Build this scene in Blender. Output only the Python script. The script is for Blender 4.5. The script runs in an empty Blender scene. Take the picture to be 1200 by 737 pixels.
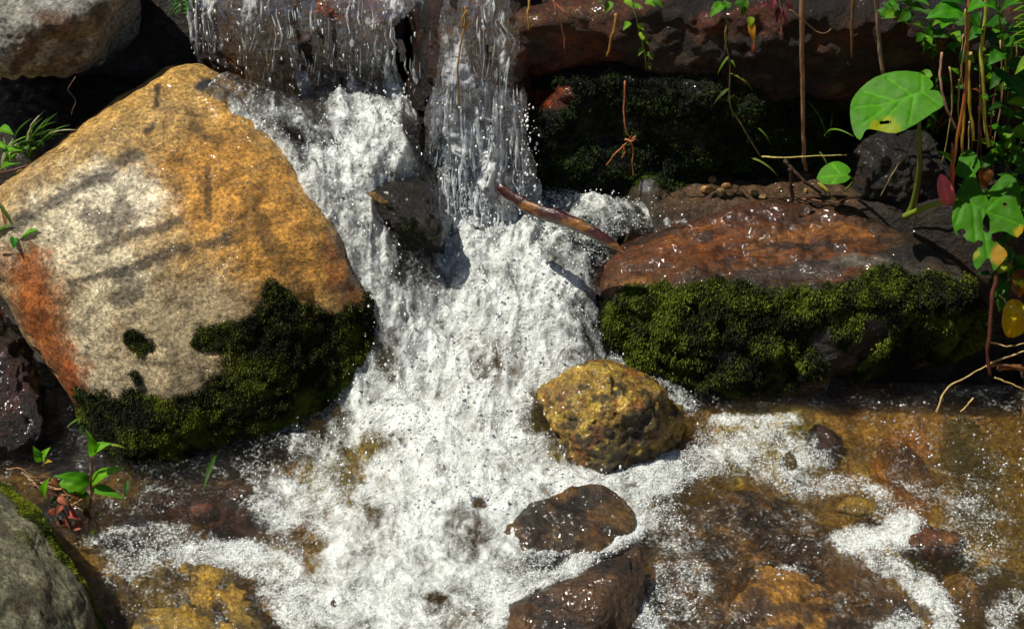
import bpy, bmesh, math
import numpy as np
from mathutils import Vector

# ------------------------------------------------------------------ camera, light, exposure
SC = bpy.context.scene
COL = SC.collection
CAM = np.array([0.0, -2.6, 2.2])
PITCH = math.radians(37.6)
HFOV = math.radians(32.3)
cam_d = bpy.data.cameras.new("camera"); cam = bpy.data.objects.new("camera", cam_d); COL.objects.link(cam)
cam.location = CAM; cam.rotation_euler = (math.pi/2 - PITCH, 0, 0)
cam_d.sensor_fit = 'HORIZONTAL'; cam_d.angle = HFOV; cam_d.clip_end = 500
SC.camera = cam
TO_SUN = Vector((-0.47, -0.05, 0.88)).normalized()
w = bpy.data.worlds.new("World"); SC.world = w; w.use_nodes = True
nt = w.node_tree; bg = nt.nodes['Background']
sky = nt.nodes.new('ShaderNodeTexSky'); sky.sky_type = 'NISHITA'; sky.sun_disc = False
sky.sun_elevation = math.asin(TO_SUN.z); sky.sun_rotation = math.atan2(TO_SUN.x, TO_SUN.y)
nt.links.new(sky.outputs[0], bg.inputs[0]); bg.inputs[1].default_value = 0.05
sun_d = bpy.data.lights.new("sun", 'SUN'); sun = bpy.data.objects.new("sun", sun_d); COL.objects.link(sun)
sun_d.energy = 5.0; sun_d.angle = math.radians(0.5); sun_d.color = (1.0, 0.94, 0.81)
sun.rotation_euler = TO_SUN.to_track_quat('Z', 'Y').to_euler(); sun.location = (-2, 0, 5)
vs = SC.view_settings; vs.view_transform = 'Standard'; vs.look = 'None'; vs.exposure = 0.45; vs.gamma = 1.0; vs.use_curve_mapping = False
SC.render.engine = 'CYCLES'
SC.cycles.max_bounces = 10; SC.cycles.transparent_max_bounces = 24; SC.cycles.diffuse_bounces = 3
SC.cycles.glossy_bounces = 3; SC.cycles.use_denoising = True
SC.cycles.caustics_reflective = False; SC.cycles.caustics_refractive = False

# ------------------------------------------------------------------ helpers
FPX = 600.0/math.tan(HFOV/2)
CF = np.array([0, math.cos(PITCH), -math.sin(PITCH)]); CU = np.array([0, math.sin(PITCH), math.cos(PITCH)])
def ray(px, py):
    return CF + (px-600)/FPX*np.array([1., 0, 0]) + (368.5-py)/FPX*CU
def P(px, py, y=None, z=None):
    d = ray(px, py)
    t = (z-CAM[2])/d[2] if z is not None else (y-CAM[1])/d[1]
    return CAM + d*t
def proj(V):
    R = V-CAM; dz = R@CF
    return 600+R[:, 0]/dz*FPX, 368.5-(R@CU)/dz*FPX, dz
def hit(V, px, py, r=7):
    x, y, d = proj(V)
    m = np.where((x-px)**2+(y-py)**2 < r*r)[0]
    if len(m) == 0:
        m = np.argsort((x-px)**2+(y-py)**2)[:12]
    return V[m[np.argmin(d[m])]]
def lin(h, k=1.0):
    h = h.lstrip('#'); v = np.array([int(h[i:i+2], 16)/255 for i in (0, 2, 4)])
    return np.where(v < .04045, v/12.92, ((v+.055)/1.055)**2.4)*k
def sstep(a, b, x):
    t = np.clip((x-a)/(b-a), 0, 1); return t*t*(3-2*t)
_T = np.random.RandomState(5).rand(65536).astype(np.float64)
def vnoise(Pn, s, seed=0):
    Q = Pn*s + 37.17*seed
    I = np.floor(Q).astype(np.int64); F = Q-I; F = F*F*F*(F*(F*6-15)+10)
    def h(a, b, c): return _T[((a*73856093) ^ (b*19349663) ^ (c*83492791) ^ (seed*2654435)) & 65535]
    x, y, z = I.T; fx, fy, fz = F.T
    def lx(b, c): return h(x, b, c)*(1-fx)+h(x+1, b, c)*fx
    a = lx(y, z)*(1-fy)+lx(y+1, z)*fy; b = lx(y, z+1)*(1-fy)+lx(y+1, z+1)*fy
    return (a*(1-fz)+b*fz)*2-1
def fbm(Pn, s, o=4, seed=0, gain=.5):
    t = 0; a = 1; n = 0
    for i in range(o):
        t = t+a*vnoise(Pn, s*2**i, seed+i); n += a; a *= gain
    return t/n*1.5
def ridge(Pn, s, o=3, seed=0):
    t = 0; a = 1; n = 0
    for i in range(o):
        t = t+a*(1-2.2*np.abs(vnoise(Pn, s*2**i, seed+i))); n += a; a *= .5
    return t/n
def seg_dist(V, pts, sc=(1, 1, 1)):
    sc = np.array(sc); Q = V*sc; pts = [np.asarray(p)*sc for p in pts]
    if len(pts) == 1: return np.linalg.norm(Q-pts[0], axis=1)
    D = np.full(len(V), 1e9)
    for a, b in zip(pts[:-1], pts[1:]):
        ab = b-a; t = np.clip(((Q-a)@ab)/(ab@ab+1e-12), 0, 1)
        D = np.minimum(D, np.linalg.norm(Q-a-t[:, None]*ab, axis=1))
    return D
def mesh(name, V, F, mat=None, attrs={}, smooth=True, parent=None, origin=None):
    V = np.asarray(V, dtype=np.float32); F = np.asarray(F, dtype=np.int32)
    if origin is not None: V = V-np.asarray(origin, dtype=np.float32)
    me = bpy.data.meshes.new(name); k = F.shape[1]
    me.vertices.add(len(V)); me.vertices.foreach_set('co', V.ravel())
    me.loops.add(F.size); me.loops.foreach_set('vertex_index', F.ravel())
    me.polygons.add(len(F)); me.polygons.foreach_set('loop_start', np.arange(0, F.size, k, dtype=np.int32))
    me.polygons.foreach_set('loop_total', np.full(len(F), k, dtype=np.int32))
    me.update(calc_edges=True)
    if smooth: me.polygons.foreach_set('use_smooth', np.ones(len(F), dtype=bool))
    for n, a in attrs.items():
        a = np.asarray(a, dtype=np.float32)
        if a.ndim == 2:
            at = me.attributes.new(n, 'FLOAT_COLOR', 'POINT')
            at.data.foreach_set('color', np.c_[a, np.ones(len(a))].astype(np.float32).ravel())
        else:
            at = me.attributes.new(n, 'FLOAT', 'POINT'); at.data.foreach_set('value', a)
    if mat: me.materials.append(mat)
    me.update()
    o = bpy.data.objects.new(name, me); COL.objects.link(o)
    if origin is not None: o.location = [float(v) for v in origin]
    if parent is not None:
        o.parent = parent; o.location = Vector(o.location)-Vector(parent.location) if origin is not None else -Vector(parent.location)
    return o
def tag(o, label, cat, group=None, kind=None):
    if label: o['label'] = label
    if cat: o['category'] = cat
    if group: o['group'] = group
    if kind: o['kind'] = kind
    return o
def empty(name, loc, label, cat, group=None):
    o = bpy.data.objects.new(name, None); COL.objects.link(o); o.location = [float(v) for v in loc]
    o.empty_display_size = .02
    return tag(o, label, cat, group)
def grid_faces(nu, nv):
    i = np.arange(nu-1)[:, None]*nv+np.arange(nv-1)[None, :]; i = i.ravel()
    return np.c_[i, i+nv, i+nv+1, i+1]
_ICO = {}
def ico(sub):
    if sub not in _ICO:
        bm = bmesh.new(); bmesh.ops.create_icosphere(bm, subdivisions=sub, radius=1)
        V = np.array([v.co[:] for v in bm.verts]); F = np.array([[v.index for v in f.verts] for f in bm.faces])
        bm.free(); V /= np.linalg.norm(V, axis=1)[:, None]; _ICO[sub] = (V, F)
    return _ICO[sub]
def vnormals(V, F):
    T = V[F]; n = np.cross(T[:, 1]-T[:, 0], T[:, 2]-T[:, 0])
    N = np.zeros_like(V)
    for k in range(F.shape[1]):
        for a in range(3): N[:, a] += np.bincount(F[:, k], n[:, a], len(V))
    return N/(np.linalg.norm(N, axis=1)[:, None]+1e-12)

# ------------------------------------------------------------------ materials
def mat_new(name):
    m = bpy.data.materials.new(name); m.use_nodes = True; n = m.node_tree
    return m, n, n.nodes['Principled BSDF'], n.nodes['Material Output']
class NB:
    def __init__(s, n): s.n = n
    def node(s, t, **k):
        x = s.n.nodes.new(t)
        for a, b in k.items():
            if a.startswith('i_'): x.inputs[a[2:]].default_value = b
            else: setattr(x, a, b)
        return x
    def l(s, a, b): s.n.links.new(a, b)
    def noise(s, vec, scale, detail=4, rough=.6, dist=0):
        x = s.node('ShaderNodeTexNoise', i_Scale=scale, i_Detail=detail, i_Roughness=rough, i_Distortion=dist); s.l(vec, x.inputs['Vector']); return x.outputs['Fac']
    def vor(s, vec, scale, feat='F1'):
        x = s.node('ShaderNodeTexVoronoi', feature=feat, i_Scale=scale); s.l(vec, x.inputs['Vector']); return x.outputs['Distance']
    def mr(s, v, a, b, c=0, d=1, smooth=False):
        x = s.node('ShaderNodeMapRange', clamp=True)
        if smooth: x.interpolation_type = 'SMOOTHSTEP'
        s.l(v, x.inputs[0])
        for i, q in enumerate((a, b, c, d)): x.inputs[i+1].default_value = q
        return x.outputs[0]
    def m(s, op, a, b=None, c=None):
        x = s.node('ShaderNodeMath', operation=op)
        for i, q in enumerate((a, b, c)):
            if q is None: continue
            if isinstance(q, (int, float)): x.inputs[i].default_value = q
            else: s.l(q, x.inputs[i])
        return x.outputs[0]
    def attr(s, n): return s.node('ShaderNodeAttribute', attribute_name=n)
    def obj(s): return s.node('ShaderNodeTexCoord').outputs['Object']
    def mapv(s, v, sc):
        x = s.node('ShaderNodeMapping'); x.inputs['Scale'].default_value = sc; s.l(v, x.inputs['Vector']); return x.outputs[0]
    def mul(s, col, f):
        x = s.node('ShaderNodeVectorMath', operation='SCALE'); s.l(col, x.inputs[0]); s.l(f, x.inputs['Scale']); return x.outputs[0]
    def mixc(s, f, a, b):
        x = s.node('ShaderNodeMix', data_type='RGBA')
        if isinstance(f, (int, float)): x.inputs['Factor'].default_value = f
        else: s.l(f, x.inputs['Factor'])
        for q, i in ((a, 6), (b, 7)):
            if isinstance(q, (tuple, list, np.ndarray)): x.inputs[i].default_value = (*[float(e) for e in q[:3]], 1)
            else: s.l(q, x.inputs[i])
        return x.outputs[2]
    def bump(s, h, st, dist, normal=None):
        x = s.node('ShaderNodeBump'); x.inputs['Strength'].default_value = st; x.inputs['Distance'].default_value = dist
        s.l(h, x.inputs['Height'])
        if normal is not None: s.l(normal, x.inputs['Normal'])
        return x.outputs[0]

def rock_mat(name, grain=330, speck=.5, bumpd=.004, stretch=(1, 1, 1), wet_rough=.16, contrast=1.0, fol=None):
    m, n, p, out = mat_new(name); b = NB(n); o = b.mapv(b.obj(), stretch)
    col = b.attr('col').outputs['Color']; wet = b.attr('wet').outputs['Fac']
    n1 = b.noise(o, 30, 9, .72); n2 = b.noise(o, grain*.5, 5, .8)
    f = b.m('MULTIPLY', b.mr(n1, .34, .66, 1-.5*contrast, 1+.5*contrast), b.mr(n2, .36, .64, 1-.68*contrast, 1+.75*contrast))
    cc = b.mul(col, f)
    if fol:
        r_ = b.node('ShaderNodeMapping'); r_.inputs['Rotation'].default_value = (0, math.radians(fol[3]) if len(fol) > 3 else 0, math.radians(-fol[0])); b.l(o, r_.inputs['Vector'])
        fo = b.mapv(r_.outputs[0], (fol[1], 1, 1))
        f1_ = b.noise(fo, 42, 7, .75, .4); f2_ = b.noise(fo, 150, 4, .75, .3)
        cc = b.mul(cc, b.mr(f1_, .36, .60, 1.18, 1.18-fol[2])); cc = b.mul(cc, b.mr(f2_, .38, .62, 1.15, 1.15-fol[2]*.8))
    dark = b.mr(b.noise(o, grain*.55, 4, .75), .56, .64, 0, speck)
    cc = b.mixc(dark, cc, (.012, .010, .008))
    lt = b.mr(b.noise(o, grain*1.3, 2, .5, 1.), .64, .7, 0, speck*.6)
    cc = b.mixc(lt, cc, b.mul(cc, b.mr(lt, 0, 1, 1.9, 2.0)))
    b.l(cc, p.inputs['Base Color'])
    r = b.mr(wet, 0, 1, .75, .38); b.l(r, p.inputs['Roughness'])
    p.inputs['Specular IOR Level'].default_value = .45
    bm1 = b.bump(n1, 1, bumpd*2.6); bm2 = b.bump(n2, .9, bumpd*1.0, bm1); bm3 = b.bump(b.noise(o, grain*.3, 5, .7), .8, bumpd, bm2)
    b.l(bm3, p.inputs['Normal'])
    if fol:
        h_ = b.m('MULTIPLY', b.m('ADD', f1_, b.m('MULTIPLY', f2_, .4)), -1.0); b.l(b.bump(h_, 1, bumpd*1.6, bm3), p.inputs['Normal'])
    # thin skin of water
    b.l(b.m('MULTIPLY', b.m('MULTIPLY', wet, b.mr(b.noise(o, 14, 4, .6), .42, .58, .15, 1.0)), .75), p.inputs['Coat Weight']); p.inputs['Coat Roughness'].default_value = .09
    wb = b.bump(b.noise(b.mapv(o, (.6, 1, 1)), 34, 3, .55, .8), 1, .016); b.l(wb, p.inputs['Coat Normal'])
    return m

def water_mat(name, tint=(.96, .95, .89), foam_col=(.68, .715, .70), scale=(1, 1, 1), bub=260, fb=.005, wb=.012, fw=1.0, bw=1.5, tl=.0, soft=.40, refr=.0):
    m, n, p, out = mat_new(name); b = NB(n); o = b.mapv(b.obj(), scale)
    foam = b.attr('foam').outputs['Fac']; turb = b.attr('turb').outputs['Fac']
    big = b.noise(o, 22, 8, .62, .7); fine = b.noise(o, bub*.55, 3, .7, .4); v = b.vor(o, bub*.75)
    x = b.m('ADD', foam, b.m('MULTIPLY', b.m('SUBTRACT', big, .5), bw))
    calm = b.mr(turb, .15, .8, 1.2*fw, .50*fw)
    x = b.m('ADD', x, b.m('MULTIPLY', b.m('SUBTRACT', fine, .5), calm))
    x = b.m('SUBTRACT', x, b.m('MULTIPLY', v, b.mr(turb, .15, .8, .55*fw, .2*fw)))
    fac = b.mr(x, .34-soft, .34+soft, 0, 1, True)
    fr = b.node('ShaderNodeFresnel', i_IOR=1.33)
    wn = b.bump(b.noise(o, 34, 5, .55, 1.4), 1.0, wb*2.2); wn = b.bump(b.noise(o, 110, 3, .5, .6), .8, wb*.3, wn)
    b.l(wn, fr.inputs['Normal'])
    tr = b.node('ShaderNodeBsdfTransparent'); tr.inputs[0].default_value = (*tint, 1)
    gl = b.node('ShaderNodeBsdfGlossy', i_Roughness=.06); b.l(wn, gl.inputs['Normal'])
    cl = b.node('ShaderNodeMixShader'); b.l(b.m('ADD', fr.outputs[0], .02), cl.inputs[0]); rf = b.node('ShaderNodeBsdfRefraction', i_Roughness=.0, i_IOR=1.33); b.l(wn, rf.inputs['Normal']); tm = b.node('ShaderNodeMixShader'); tm.inputs[0].default_value = refr; b.l(tr.outputs[0], tm.inputs[1]); b.l(rf.outputs[0], tm.inputs[2]); b.l(tm.outputs[0], cl.inputs[1]); b.l(gl.outputs[0], cl.inputs[2])
    shade = b.m('MULTIPLY', b.mr(fine, .32, .66, .86, 1.08), b.mr(big, .36, .60, .66, 1.14))  # shading between bubbles and lumps, put into the foam colour by noise
    cc = b.node('ShaderNodeRGB'); cc.outputs[0].default_value = (*foam_col, 1)
    fc = b.mul(cc.outputs[0], shade); b.l(fc, p.inputs['Base Color'])
    p.inputs['Roughness'].default_value = .16; p.inputs['Specular IOR Level'].default_value = .7
    fn = b.bump(big, 1, fb*3.4); fn = b.bump(fine, 1, fb*.7, fn); b.l(fn, p.inputs['Normal'])
    src = p.outputs[0]
    if tl:
        t = b.node('ShaderNodeBsdfTranslucent'); b.l(fc, t.inputs[0]); q = b.node('ShaderNodeMixShader'); q.inputs[0].default_value = tl
        b.l(src, q.inputs[1]); b.l(t.outputs[0], q.inputs[2]); src = q.outputs[0]
    ms = b.node('ShaderNodeMixShader'); b.l(fac, ms.inputs[0]); b.l(cl.outputs[0], ms.inputs[1]); b.l(src, ms.inputs[2])
    b.l(ms.outputs[0], out.inputs['Surface'])
    return m
def glassy_mat(name, col, clear, nscale=120, bump=.001, stretch=(1, 1, .4)):
    m, n, p, out = mat_new(name); b = NB(n); o = b.mapv(b.obj(), stretch)
    p.inputs['Base Color'].default_value = (*col, 1); p.inputs['Roughness'].default_value = .04; p.inputs['Specular IOR Level'].default_value = .8
    ns = b.noise(o, nscale, 3, .6); b.l(b.bump(ns, 1, bump), p.inputs['Normal'])
    tr = b.node('ShaderNodeBsdfTransparent'); tr.inputs[0].default_value = (.93, .95, .97, 1)
    ms = b.node('ShaderNodeMixShader'); b.l(b.mr(ns, .35, .65, clear-.25, min(1, clear+.2)), ms.inputs[0]); b.l(p.outputs[0], ms.inputs[1]); b.l(tr.outputs[0], ms.inputs[2]); b.l(ms.outputs[0], out.inputs['Surface'])
    return m

def simple_mat(name, col, rough=.6, trans=0, spec=.4, nscale=60, var=.3, bump=.001, stretch=(1, 1, 1), coat=0, attr=None, sss=0):
    m, n, p, out = mat_new(name); b = NB(n); o = b.mapv(b.obj(), stretch)
    f = b.mr(b.noise(o, nscale, 5, .65), .3, .7, 1-var, 1+var)
    if attr: src = b.attr(attr).outputs['Color']
    else:
        c = b.node('ShaderNodeRGB'); c.outputs[0].default_value = (*[float(e) for e in col], 1); src = c.outputs[0]
    cc = b.mul(src, f); b.l(cc, p.inputs['Base Color'])
    p.inputs['Roughness'].default_value = rough; p.inputs['Specular IOR Level'].default_value = spec
    p.inputs['Coat Weight'].default_value = coat
    bn = b.bump(b.noise(o, nscale*1.5, 5, .6), .8, bump); b.l(bn, p.inputs['Normal'])
    if trans:
        t = b.node('ShaderNodeBsdfTranslucent'); b.l(b.mul(cc, b.mr(f, 0, 1, 1.2, 1.2)), t.inputs[0])
        ms = b.node('ShaderNodeMixShader'); ms.inputs[0].default_value = trans
        b.l(p.outputs[0], ms.inputs[1]); b.l(t.outputs[0], ms.inputs[2]); b.l(ms.outputs[0], out.inputs['Surface'])
    return m

M_ROCK = rock_mat('wet_rock'); M_SLAB = rock_mat('wet_slab_rock', fol=(12, .2, .75)); M_BROWN = rock_mat('brown_streaked_rock', fol=(-40, .25, .7)); M_GRAN = rock_mat('dry_granite', grain=260, speck=.35, bumpd=.006)
M_FOLI = rock_mat('foliated_rock', grain=300, speck=.32, bumpd=.0045, fol=(38, .16, .42, -20))
M_DARK = rock_mat('dark_wet_rock', grain=240, speck=.5, bumpd=.006, wet_rough=.12)
M_BED = rock_mat('bed_gravel', grain=200, speck=.5, bumpd=.006, contrast=1.1)
M_MOSS = simple_mat('moss', (.1, .15, .02), .75, .25, .25, 40, .35, .0005, attr='col')
# ------------------------------------------------------------------ rocks
def hull_planes(pts):
    bm = bmesh.new(); [bm.verts.new([float(q) for q in p]) for p in pts]
    bmesh.ops.convex_hull(bm, input=bm.verts[:]); bm.normal_update()
    bm.faces.ensure_lookup_table()
    N = np.array([f.normal[:] for f in bm.faces]); Q = np.array([f.verts[0].co[:] for f in bm.faces]); A = np.array([f.calc_area() for f in bm.faces])
    bm.free(); k = A > 1e-7; return N[k], Q[k]
def paint(V, col, ops, chans):
    px, py, _ = proj(V)
    for op in ops:
        pts = [hit(V, *q) for q in op['s']]
        r = op['r']*.00158
        d = seg_dist(V, pts, op.get('sc', (1, 1, 1)))/r
        d = d + op.get('n', .5)*fbm(V, op.get('f', 14), 6, op.get('seed', int(op['s'][0][0]) % 50), .72)
        if 'c' in op and 'moss' not in op: d = d+.45*fbm(V, 70, 3, 77, .7)
        if 'st' in op:   # streaky breakup along a direction
            d = d + op.get('sn', .5)*fbm(V*np.array(op['st']), 60, 3, 9)
        wgt = sstep(1+op.get('soft', .9 if 'moss' in op else (1.3 if op['r'] > 20 else .7))*.5, 1-op.get('soft', .9 if 'moss' in op else (1.3 if op['r'] > 20 else .7))*.5, d)*op.get('a', 1)
        if 'c' in op:
            c = lin(op['c'], op.get('k', .74)); col[:] = col*(1-wgt[:, None])+c*wgt[:, None]
        for ch in ('wet', 'moss'):
            if ch in op: chans[ch][:] = chans[ch]*(1-wgt)+op[ch]*wgt
ROCKV = {}
def rock(name, label, cat, pts, base, mat, p=9, sub=6, disp=((6, .02), (20, .006), (60, .002)), rid=(), paints=(), wet=.0, streaks=(), grow=1.03, strata=None, seed=0, group=None, tint=(), facet=0, split_cols=None):
    pts = [P(*q[:2], **{q[2]: q[3]}) if len(q) == 4 else np.array(q, float) for q in pts]
    N, Q = hull_planes(pts); c = np.mean(pts, axis=0)
    D, F = ico(sub)
    h = np.einsum('ij,ij->i', N, Q-c); ok = h > 1e-4; N = N[ok]; h = h[ok]
    R = np.zeros(len(D))
    for n_, h_ in zip(N, h): R += np.maximum(0, D@n_/h_)**p
    V = c + D*((R**(-1/p))*grow)[:, None]
    Nn = vnormals(V, F)
    for i, (s, a) in enumerate(disp): V = V+Nn*(a*fbm(V, s, 4, seed+i*3))[:, None]
    for i, (s, a) in enumerate(rid): V = V-Nn*(a*np.clip(ridge(V, s, 2, seed+20+i)-.55, 0, 1))[:, None]
    if strata: # (direction vector, frequency, amplitude)
        dv, fr, am = strata; dv = np.array(dv)/np.linalg.norm(dv)
        t = V@dv+.02*fbm(V, 8, 3, 4); V = V+Nn*(am*vnoise(np.c_[t, t*0, t*0], fr, 3))[:, None]
    col = np.tile(lin(base, .74), (len(V), 1)).astype(float)
    for i, (cc, s, th, a) in enumerate(tint):
        wgt = sstep(th-.15, th+.15, fbm(V, s, 5, seed+31+i, .6))*a
        col = col*(1-wgt[:, None])+lin(cc, .74)*wgt[:, None]
    ch = {'wet': np.full(len(V), float(wet)), 'moss': np.zeros(len(V))}
    paint(V, col, paints, ch)
    for dv, s, dark in streaks:   # thin foliation lines: stretched noise, strong across dv
        dv = np.array(dv)/np.linalg.norm(dv); B = V - (V@dv)[:, None]*dv*.0
        S = V*.12; S = S + ((V@dv)[:, None]*dv)*(1-.12)
        l = sstep(.15, .6, fbm(S, s, 4, seed+60, .6)); col = col*(1-dark*l[:, None])
    low = np.array([c[0], c[1], V[:, 2].min()])
    o = mesh(name, V, F, mat, {'col': col, 'wet': ch['wet']}, origin=low)
    tag(o, label, cat, group)
    ROCKV[name+' '+label] = V
    Nf = vnormals(V, F)
    return o, V, F, Nf, ch['moss']
rng = np.random.RandomState(11)
def moss(parent, V, F, N, mask, dens, size=.0035, cols=('#24280a', '#45480e', '#74761a'), name='moss', down=.35, lift=.004, seed=1, limit=26000, clump=60, hang=0., minz=-1):
    r = np.random.RandomState(seed)
    T = V[F]; A = .5*np.linalg.norm(np.cross(T[:, 1]-T[:, 0], T[:, 2]-T[:, 0]), axis=1)
    mf = mask[F].mean(1); nf = N[F].mean(1); cen = T.mean(1)
    face_cam = ((CAM+np.array([0, 0, .3])-cen)*nf).sum(1) > -.6
    wgt = A*np.clip(mf-.25, 0, 1)*face_cam*(cen[:, 2] > minz)
    wgt = wgt*np.clip(.35+1.1*sstep(-.35, .35, fbm(cen, 16, 4, 66, .65)), 0, 1)
    n = int(min(limit, (wgt.sum()*dens)))
    if n < 5: return
    fi = r.choice(len(F), n, p=wgt/wgt.sum()); u = r.rand(n, 2); s = u.sum(1) > 1; u[s] = 1-u[s]
    B = T[fi, 0]+u[:, :1]*(T[fi, 1]-T[fi, 0])+u[:, 1:]*(T[fi, 2]-T[fi, 0]); Nn = N[F[fi, 0]]
    cl = fbm(B, clump, 3, 7)                                   # cushions
    B = B+Nn*(lift*(cl+.6))[:, None]
    k = 4                                                     # leaflets per sprig
    B = np.repeat(B, k, 0); Nn = np.repeat(Nn, k, 0); cl = np.repeat(cl, k); m = len(B)
    dirv = Nn*.9+r.randn(m, 3)*.65+np.array([0, 0, -down]); dirv /= np.linalg.norm(dirv, axis=1)[:, None]
    side = np.cross(dirv, r.randn(m, 3)); side /= np.linalg.norm(side, axis=1)[:, None]
    L = size*(.6+.9*r.rand(m))*(1+hang*r.rand(m)); W = size*.27*(.7+.6*r.rand(m))
    B = B+r.randn(m, 3)*size*.25
    up = np.cross(dirv, side)
    a = B; t = B+dirv*L[:, None]+np.array([0, 0, -1.])*(L*.25)[:, None]
    mid = B+dirv*(L*.5)[:, None]
    Vv = np.stack([a, mid+side*W[:, None]+up*(W*.4)[:, None], t, mid-side*W[:, None]+up*(W*.4)[:, None]], 1).reshape(-1, 3)
    Fv = np.arange(m*4).reshape(-1, 4)
    c0, c1, c2 = [lin(c, .62) for c in cols]
    q = np.clip(.5+.8*fbm(B, 25, 3, 15)+.25*cl+.25*r.randn(m), 0, 1)[:, None]
    q = np.clip(q+.35*np.repeat(fbm(B[::k], 9, 3, 55), k)[:, None], 0, 1)
    C = np.where(q < .5, c0*(1-2*q)+c1*2*q, c1*(2-2*q)+c2*(2*q-1))
    tipc = np.repeat(C, 4, 0)
    o = mesh(name, Vv, Fv, M_MOSS, {'col': tipc}, origin=np.array(parent.location), parent=parent, smooth=False)
    o['kind'] = 'stuff'
    return o

# --- large golden boulder on the left
OR, OR2, TAN, CRM, GRY, DKM = '#b07f28', '#b5551a', '#c0a274', '#d9cfb6', '#6a6258', '#2a2218'
big = [(200, 55, 'y', .37), (262, 76, 'y', .36), (300, 128, 'z', .50), (335, 190, 'z', .44), (385, 255, 'z', .37), (432, 320, 'z', .27), (452, 372, 'z', .20),
       (444, 430, 'z', .11), (395, 490, 'z', .04), (330, 525, 'z', .0), (245, 552, 'z', -.03), (150, 560, 'z', -.04), (95, 520, 'z', .0), (60, 470, 'z', .06), (25, 400, 'z', .16), (0, 330, 'z', .25), (-40, 300, 'z', .3),
       (0, 235, 'z', .44), (100, 140, 'z', .52), (-60, 270, 'z', .36), (230, 320, 'z', .345), (330, 330, 'z', .32), (120, 380, 'z', .27), (300, 470, 'z', .12), (160, 495, 'z', .10),
       (-.75, .45, .35), (-.45, .55, .3), (-1., .35, .2), (-.9, .3, -.1), (-.4, .4, -.1)]
bp = [
 dict(s=[(60, 130), (150, 90), (210, 75), (270, 130), (300, 200), (350, 300)], r=95, c='#c4984a', n=.5, k=.86),
 dict(s=[(210, 170), (300, 230), (330, 290)], r=60, c='#c48a34', n=.6, a=.85, k=.85),
 dict(s=[(60, 240), (130, 180), (200, 130)], r=36, c='#b89c64', n=.6, a=.6, k=.85),
 dict(s=[(60, 260), (110, 230), (150, 225)], r=36, c='#f0e4c8', n=.7, k=.95, a=.9),
 dict(s=[(30, 300), (90, 290), (140, 330)], r=36, c='#e6d8b6', n=.6, a=.9, k=.92),
 dict(s=[(110, 340), (100, 420), (120, 450)], r=34, c='#e6d4ae', n=.6, k=.85),
 dict(s=[(170, 400), (240, 380), (200, 440), (150, 460)], r=42, c='#bcaa86', n=.5, a=.8, k=.85),
 dict(s=[(30, 330), (50, 400), (70, 440), (88, 480)], r=34, c='#b8641c', n=.6, a=.95),
 dict(s=[(80, 440), (88, 480)], r=20, c='#a85418', n=.8, a=.7),
 dict(s=[(400, 300), (410, 330), (420, 345)], r=26, c='#b4701c', n=.7, wet=.5),
 dict(s=[(10, 270), (60, 235), (110, 208), (160, 175)], r=7, c='#4a443c', n=1.2, a=.8, f=30),
 dict(s=[(105, 250), (130, 262), (150, 240)], r=13, c='#6a5c4e', n=1.2, a=.7, f=25),
 dict(s=[(110, 300), (150, 270), (210, 255)], r=6, c='#4c4234', n=1.2, a=.7, f=30),
 dict(s=[(80, 335), (150, 315), (210, 290), (260, 275)], r=6, c='#3c3528', n=1., a=.8, f=30),
 dict(s=[(150, 325), (160, 345), (145, 355)], r=11, c='#4a4236', n=.8, a=.7),
 dict(s=[(185, 120), (188, 95)], r=4, c='#1c160c', n=1., a=.9, f=40), dict(s=[(178, 150), (180, 140)], r=4, c='#1c160c', n=1., a=.9, f=40),
 dict(s=[(230, 145), (255, 160)], r=8, c='#4a3c18', n=1., a=.7, f=40),
 dict(s=[(245, 190), (245, 250)], r=4, c='#3a2c10', n=1., a=.7, f=40),
 dict(s=[(280, 270), (300, 240), (330, 300), (350, 340)], r=10, c='#5c4418', n=1., a=.6, f=30),
 dict(s=[(240, 90), (300, 160), (350, 230), (410, 300), (440, 350)], r=30, n=.3, wet=.95),
 dict(s=[(235, 95), (250, 92)], r=8, c='#1c1c20', n=.6),
 # moss belts
 dict(s=[(330, 345), (310, 380), (240, 400)], r=14, n=.9, moss=1, c='#2a2c0c'),
 dict(s=[(420, 390), (350, 400), (300, 440), (250, 490), (130, 505)], r=30, n=.7, moss=1, c='#1c1e08'),
 dict(s=[(440, 400), (400, 450), (320, 500), (220, 525), (120, 520)], r=56, n=.5, moss=1, c='#171a08'),
 dict(s=[(158, 402), (165, 412)], r=10, n=1.1, moss=.9, c='#2a2c0c'), dict(s=[(152, 440), (158, 450)], r=4, n=1., moss=.8, c='#2a2c0c'),
 dict(s=[(325, 340), (335, 360)], r=13, n=.7, moss=1, c='#2a2c0c'),
]
o, V, F, N, mk = rock('boulder', 'huge golden brown boulder with pale patches and a mossy lower edge left of the falls', 'boulder', big, TAN, M_FOLI, p=14, sub=7, grow=1.05,
    disp=((4, .020), (16, .004), (50, .0016)), rid=((9, .007), (26, .003)), paints=bp, wet=.15, seed=3, tint=(('#8a6a3c', 16, .25, .5), ('#6a5030', 60, .4, .45), ('#e0c488', 40, .4, .5)))
moss(o, V, F, N, mk, 900000, .0040, ('#182008', '#3a4410', '#76801e'), seed=2, limit=60000)
BOULDER_V = V

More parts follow.
